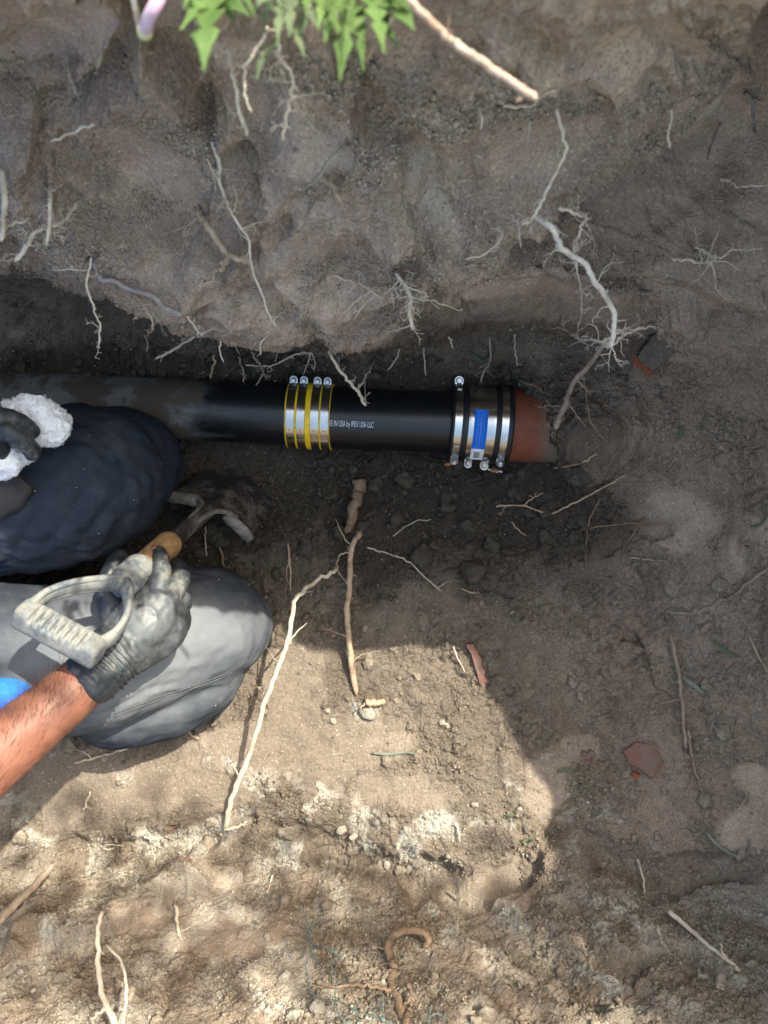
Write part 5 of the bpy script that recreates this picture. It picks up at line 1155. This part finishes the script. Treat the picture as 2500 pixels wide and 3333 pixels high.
def blade(label, pts, w, mat=GB, group=None):
    P = crspline([soil(x, y, .006) for x, y in pts], 5); n = len(P); d = H - P[0].z; vs = []; fs = []
    for i, p in enumerate(P):
        t = (P[min(i + 1, n - 1)] - P[max(0, i - 1)]).normalized(); s = t.cross(Vector((0, 0, 1))).normalized(); hw = w / 2 / F * d * math.sin(math.pi * (.12 + .84 * i / (n - 1))) ** .6
        vs += [p - s * hw + Vector((0, 0, .0008)), p, p + s * hw + Vector((0, 0, .0008))]
    for i in range(n - 1):
        for k in range(2): q = i * 3 + k; fs.append((q, q + 1, q + 4, q + 3))
    o = MB().add(vs, fs).build('grass_blade', mat, None, auto=0); s_ = o.modifiers.new('thick', 'SOLIDIFY'); s_.thickness = .0006; tag(o, label, 'grass', group); return o
GG = 'loose bits of green leaf on the shaded floor'; LG = 'torn bit of green leaf lying on the shaded soil'
blade('bluish grass blade lying beside the upright pale root', [(2218, 2200), (2255, 2228), (2295, 2258)], 15, GBP)
blade('green grass blade lying high on the right floor', [(2322, 2085), (2355, 2115), (2395, 2142)], 14)
blade('curled green sprig at the right edge of the trench', [(2485, 1640), (2490, 1680), (2470, 1710), (2440, 1712)], 10)
blade('long pale grass blade lying across the sunlit soil', [(1212, 2450), (1265, 2455), (1320, 2448), (1360, 2455)], 9, GBP)
for p in ([(1815, 2512), (1842, 2505), (1868, 2512)], [(1885, 2568), (1905, 2560), (1920, 2566)], [(1645, 2652), (1662, 2655), (1675, 2650)]): blade(LG, p, 11, GB, GG)
blade('tiny green leaf bit on the smooth lower soil', [(1700, 2742), (1712, 2735), (1725, 2728)], 8)
blade('loop of dry green grass on the right floor', [(2300, 2710), (2330, 2745), (2380, 2780), (2430, 2790), (2440, 2730)], 10, GBP)
blade('green shred lying behind the big coupling', [(1535, 1152), (1565, 1175), (1600, 1198)], 10, simple('leaf_dark', (.035, .085, .055), .6))
blade('yellow green seedling on the shaded slope right of the clay pipe', [(2212, 1390), (2222, 1398), (2212, 1420), (2195, 1440)], 10)
blade('dry thin straw standing at the right edge', [(2440, 2070), (2465, 2130), (2500, 2190)], 6, ROOT['tan'])

# ================================================================= clods, pebbles and crumbs
def ico():
    t = (1 + 5 ** .5) / 2; v = np.array([(-1, t, 0), (1, t, 0), (-1, -t, 0), (1, -t, 0), (0, -1, t), (0, 1, t), (0, -1, -t), (0, 1, -t), (t, 0, -1), (t, 0, 1), (-t, 0, -1), (-t, 0, 1)], float); v /= np.linalg.norm(v[0])
    f = np.array([(0, 11, 5), (0, 5, 1), (0, 1, 7), (0, 7, 10), (0, 10, 11), (1, 5, 9), (5, 11, 4), (11, 10, 2), (10, 7, 6), (7, 1, 8), (3, 9, 4), (3, 4, 2), (3, 2, 6), (3, 6, 8), (3, 8, 9), (4, 9, 5), (2, 4, 11), (6, 2, 10), (8, 6, 7), (9, 8, 1)]); return v, f
def subdiv(v, f):
    v = list(map(tuple, v)); c = {}; nf = []
    def mid(a, b):
        k = (min(a, b), max(a, b))
        if k not in c: m_ = (np.array(v[a]) + np.array(v[b])) / 2; v.append(tuple(m_ / np.linalg.norm(m_))); c[k] = len(v) - 1
        return c[k]
    for a, b, d in f: ab, bd, da = mid(a, b), mid(b, d), mid(d, a); nf += [(a, ab, da), (b, bd, ab), (d, da, bd), (ab, bd, da)]
    return np.array(v), np.array(nf)
iv0, if0 = ico(); iv1, if1 = subdiv(iv0, if0); iv2, if2 = subdiv(iv1, if1)
nrg = np.random.default_rng(33)
def clod_mesh(name, mat, seed, rough=.35):
    p = iv2 * np.array((1, nrg.uniform(.7, 1), nrg.uniform(.55, .8))); r = 1 + rough * fbm(iv2 + seed * 3.7, 1.3, 3, seed) + .10 * fbm(iv2 + seed, 4, 2, seed + 9); me = mesh_np(name, p * r[:, None], if2); me.materials.append(mat); return me
PALE = soil_mat('soil_pale', (.29, .255, .205), (.42, .375, .305), (.4, .38, .33)); pass
SOILDo = soil_mat('soil_shade_tone_clod', (.055, .047, .037), (.080, .068, .053), (.3, .28, .24), .5, .006); SOILCo = soil_mat('soil_dry_clod', (.20, .165, .126), (.29, .245, .19), (.4, .4, .4), .5, .006); PALEo = soil_mat('soil_pale_clod', (.28, .25, .205), (.38, .345, .285), (.4, .38, .33), .5, .006)  # the first is the clod copy darkened for floor shade
shadeM = [clod_mesh('soil_clod', SOILDo, s) for s in range(6)]; dryM = [clod_mesh('soil_clod', SOILCo, s + 20) for s in range(6)]; paleM = [clod_mesh('pebble', PALEo, s + 40, .3) for s in range(5)]
crumb2 = crumb; inF = (PX > -100) & (PX < 2600)
def scatter(mask, n, wt=None):
    c = np.nonzero(mask)[0]; p = None
    if wt is not None: p = wt[c].astype(float); p /= p.sum()
    return nrg.choice(c, min(n, len(c)), replace=False, p=p)
def drop(i, me, r, name, label, cat, group):
    o = bpy.data.objects.new(name, me); COL.objects.link(o); n_ = Vector(N2[i]); o.location = Vector(V3[i]) + n_ * r * .28; o.scale = (r, r * nrg.uniform(.8, 1.1), r); o.rotation_euler = (nrg.uniform(-.5, .5), nrg.uniform(-.5, .5), nrg.uniform(0, 6.28)); tag(o, label, cat, group)
shademask = isfloor & (floor_shade > .55) & inF & (rowi > RS[9] + 10) & (np.abs(V3[:, 1] - .145) > .058)
for i in scatter(shademask, 150, .15 + crumb): drop(i, shadeM[nrg.integers(6)], nrg.gamma(3, .0021) + .003, 'soil_clod', 'soil clod toned dark for the shaded floor around the pipe', 'soil clod', 'shade-toned clods around the pipe')
for i in scatter((isfloor | isnear) & (floor_shade < .3) & inF & (PY < 3500) & (PY > 1900), 110, .05 + crumb): drop(i, dryM[nrg.integers(6)], nrg.gamma(2.5, .0018) + .0025, 'soil_clod', 'dry brown soil clod on the lighter soil below the pipe', 'soil clod', 'dry clods on the lighter soil')
for (x, y, w_) in [(1195, 2318, 52), (1065, 2312, 20), (1085, 2345, 24), (1440, 2352, 22), (1455, 2362, 18), (2020, 2675, 22), (1848, 2587, 20), (1690, 2632, 18), (2190, 2250 + 280, 14), (2300, 2235 + 170, 16), (1965, 2812, 14), (2275, 2855, 16), (2110, 2840, 12), (2470, 2775, 18), (2360, 2395, 14), (2190, 1960, 14), (2460, 2055, 12), (1545, 2010 + 610, 24), (920, 2710, 30), (1110, 2700, 36), (1150, 2725, 28), (700, 2740, 24), (1320, 2700, 24), (870, 3050, 26), (1260, 2815, 30), (930, 3180, 44), (1330, 2830, 28), (1035, 3280, 56), (960, 3300, 60)]:
    r = w_ / 2 / F * depth(x, y); o = bpy.data.objects.new('pebble', paleM[nrg.integers(5)]); COL.objects.link(o); o.location = soil(x, y, r * .3); o.scale = (r, r, r); o.rotation_euler = (nrg.uniform(-.4, .4), nrg.uniform(-.4, .4), nrg.uniform(0, 6.28)); tag(o, 'pale grey lump of dried clay lying loose on the soil', 'pebble', 'pale dried clay lumps')
def crumbs(name, label, idx, rmin, rsc, mat, parent=None):
    n = len(idx); r = (rmin + nrg.gamma(1.8, rsc, n)); base = iv0
    sc = nrg.uniform(.6, 1.15, (n, 3)) * r[:, None]; jit = 1 + nrg.normal(0, .16, (n, 12)); a = nrg.uniform(0, 6.28, n); ca_, sa_ = np.cos(a), np.sin(a)
    p = base[None] * jit[:, :, None] * sc[:, None, :]; x = p[..., 0] * ca_[:, None] - p[..., 1] * sa_[:, None]; y = p[..., 0] * sa_[:, None] + p[..., 1] * ca_[:, None]
    tj = nrg.normal(0, .0016, (n, 3)); tj -= N2[idx] * (tj * N2[idx]).sum(1, keepdims=True)
    P = np.stack([x, y, p[..., 2]], 2) + (V3[idx] + tj + N2[idx] * (r * .3)[:, None])[:, None, :]
    Fx = (if0[None] + (np.arange(n) * 12)[:, None, None]).reshape(-1, 3); o = link(name, mesh_np(name, P.reshape(-1, 3), Fx), mat); tag(o, label, 'soil crumbs', kind='stuff'); return o
cl = sstep(-.1, .5, fbm(Pf, 16, 3, 201))
crumbs('shade_toned_crumbs', 'loose soil crumbs toned dark for the shaded floor', scatter(shademask, 9000, (.05 + cl)), .0009, .0007, SOILD)
crumbs('dry_soil_crumbs', 'brown loose soil crumbs strewn over the lighter soil', scatter((isfloor | isnear) & (floor_shade < .4) & inF & (PY < 3500), 15000, (.03 + cl * crumb)), .0007, .00055, SOILC)
crumbs('pale_soil_crumbs', 'pale dried soil crumbs in patches on the near side', scatter((isfloor | isnear) & (pale > .08) & inF & (PY < 3500), 9000, pale ** 1.2 + .05), .0003, .00048, PALE)
WALLC = soil_mat('soil_wall_crumb', (.29, .232, .176), (.43, .345, .265), (.4, .4, .4))  # carries the same added brightness as the wall behind
crumbs('wall_soil_crumbs', 'brown soil crumbs clinging to the far wall', scatter(iswall & inF & (rowi > RS[2]) & (rowi < RS[8] - 3), 15000, (.02 + cl * crumb) * (rowi > RS[3])), .0005, .0004, WALLC)

# ================================================================= a tree beside the trench, its bough overhanging
tr = empty('tree', (2.35, .95, .94)); tag(tr, 'small leafy tree standing beside the trench with one long bough', 'tree')
BARKM = simple('bark', (.10, .075, .055), .9, 0, .2, .3, 40, .5, .004)
tk = crspline([Vector((2.35, .95, .90)), Vector((2.30, .93, 1.4)), Vector((2.34, .9, 2.0)), Vector((2.25, .92, 2.9)), Vector((2.3, 1.0, 3.4))], 6)
MB().tube(tk, lerplist([.075, .06, .05, .035, .015], len(tk)), 12).build('trunk', BARKM, tr)
bough = crspline([Vector((2.33, .91, 1.95)), Vector((1.9, .84, 2.3)), Vector((1.6, .80, 2.40)), Vector((1.2, .77, 2.40)), Vector((.8, .75, 2.37)), Vector((.42, .73, 2.32))], 8)
MB().tube(bough, lerplist([.035, .026, .018, .012, .008, .004], len(bough)), 8).build('bough', BARKM, tr)
lv = MB(); rl = random.Random(4)
def tleaf(c, L):
    a = Vector((rl.gauss(0, 1), rl.gauss(0, 1), rl.gauss(0, .5))).normalized(); s = a.cross(Vector((rl.gauss(0, .4), rl.gauss(0, .4), 1))).normalized()
    lv.add([c, c + a * L * .45 + s * L * .26, c + a * L, c + a * L * .45 - s * L * .26], [(0, 1, 2, 3)])
for k in range(480):
    t = rl.uniform(.30, 1.0) ** .9; p = bough[min(len(bough) - 1, int(t * (len(bough) - 1)))]; tleaf(p + Vector((rl.gauss(0, .05), rl.gauss(-.02, .06), rl.gauss(0, .04))), rl.uniform(.04, .075))
twig = crspline([bough[20], Vector((1.1, .90, 2.42)), Vector((.85, .97, 2.42)), Vector((.5, .98, 2.38))], 6); MB().tube(twig, lerplist([.01, .006, .003], len(twig)), 6).build('bough', BARKM, tr)
for k in range(60):
    p = twig[rl.randrange(4, len(twig))]; tleaf(p + Vector((rl.gauss(0, .05), rl.gauss(0, .05), rl.gauss(0, .04))), rl.uniform(.03, .06))
for k in range(900):
    c = Vector((2.3, .98, 3.0)); v = Vector((rl.gauss(0, 1), rl.gauss(0, 1), rl.gauss(0, 1))).normalized() * rl.uniform(.2, .6) ; tleaf(c + Vector((v.x, v.y, v.z * .9)), rl.uniform(.05, .09))
lv.build('crown', LEAF, tr, auto=0)
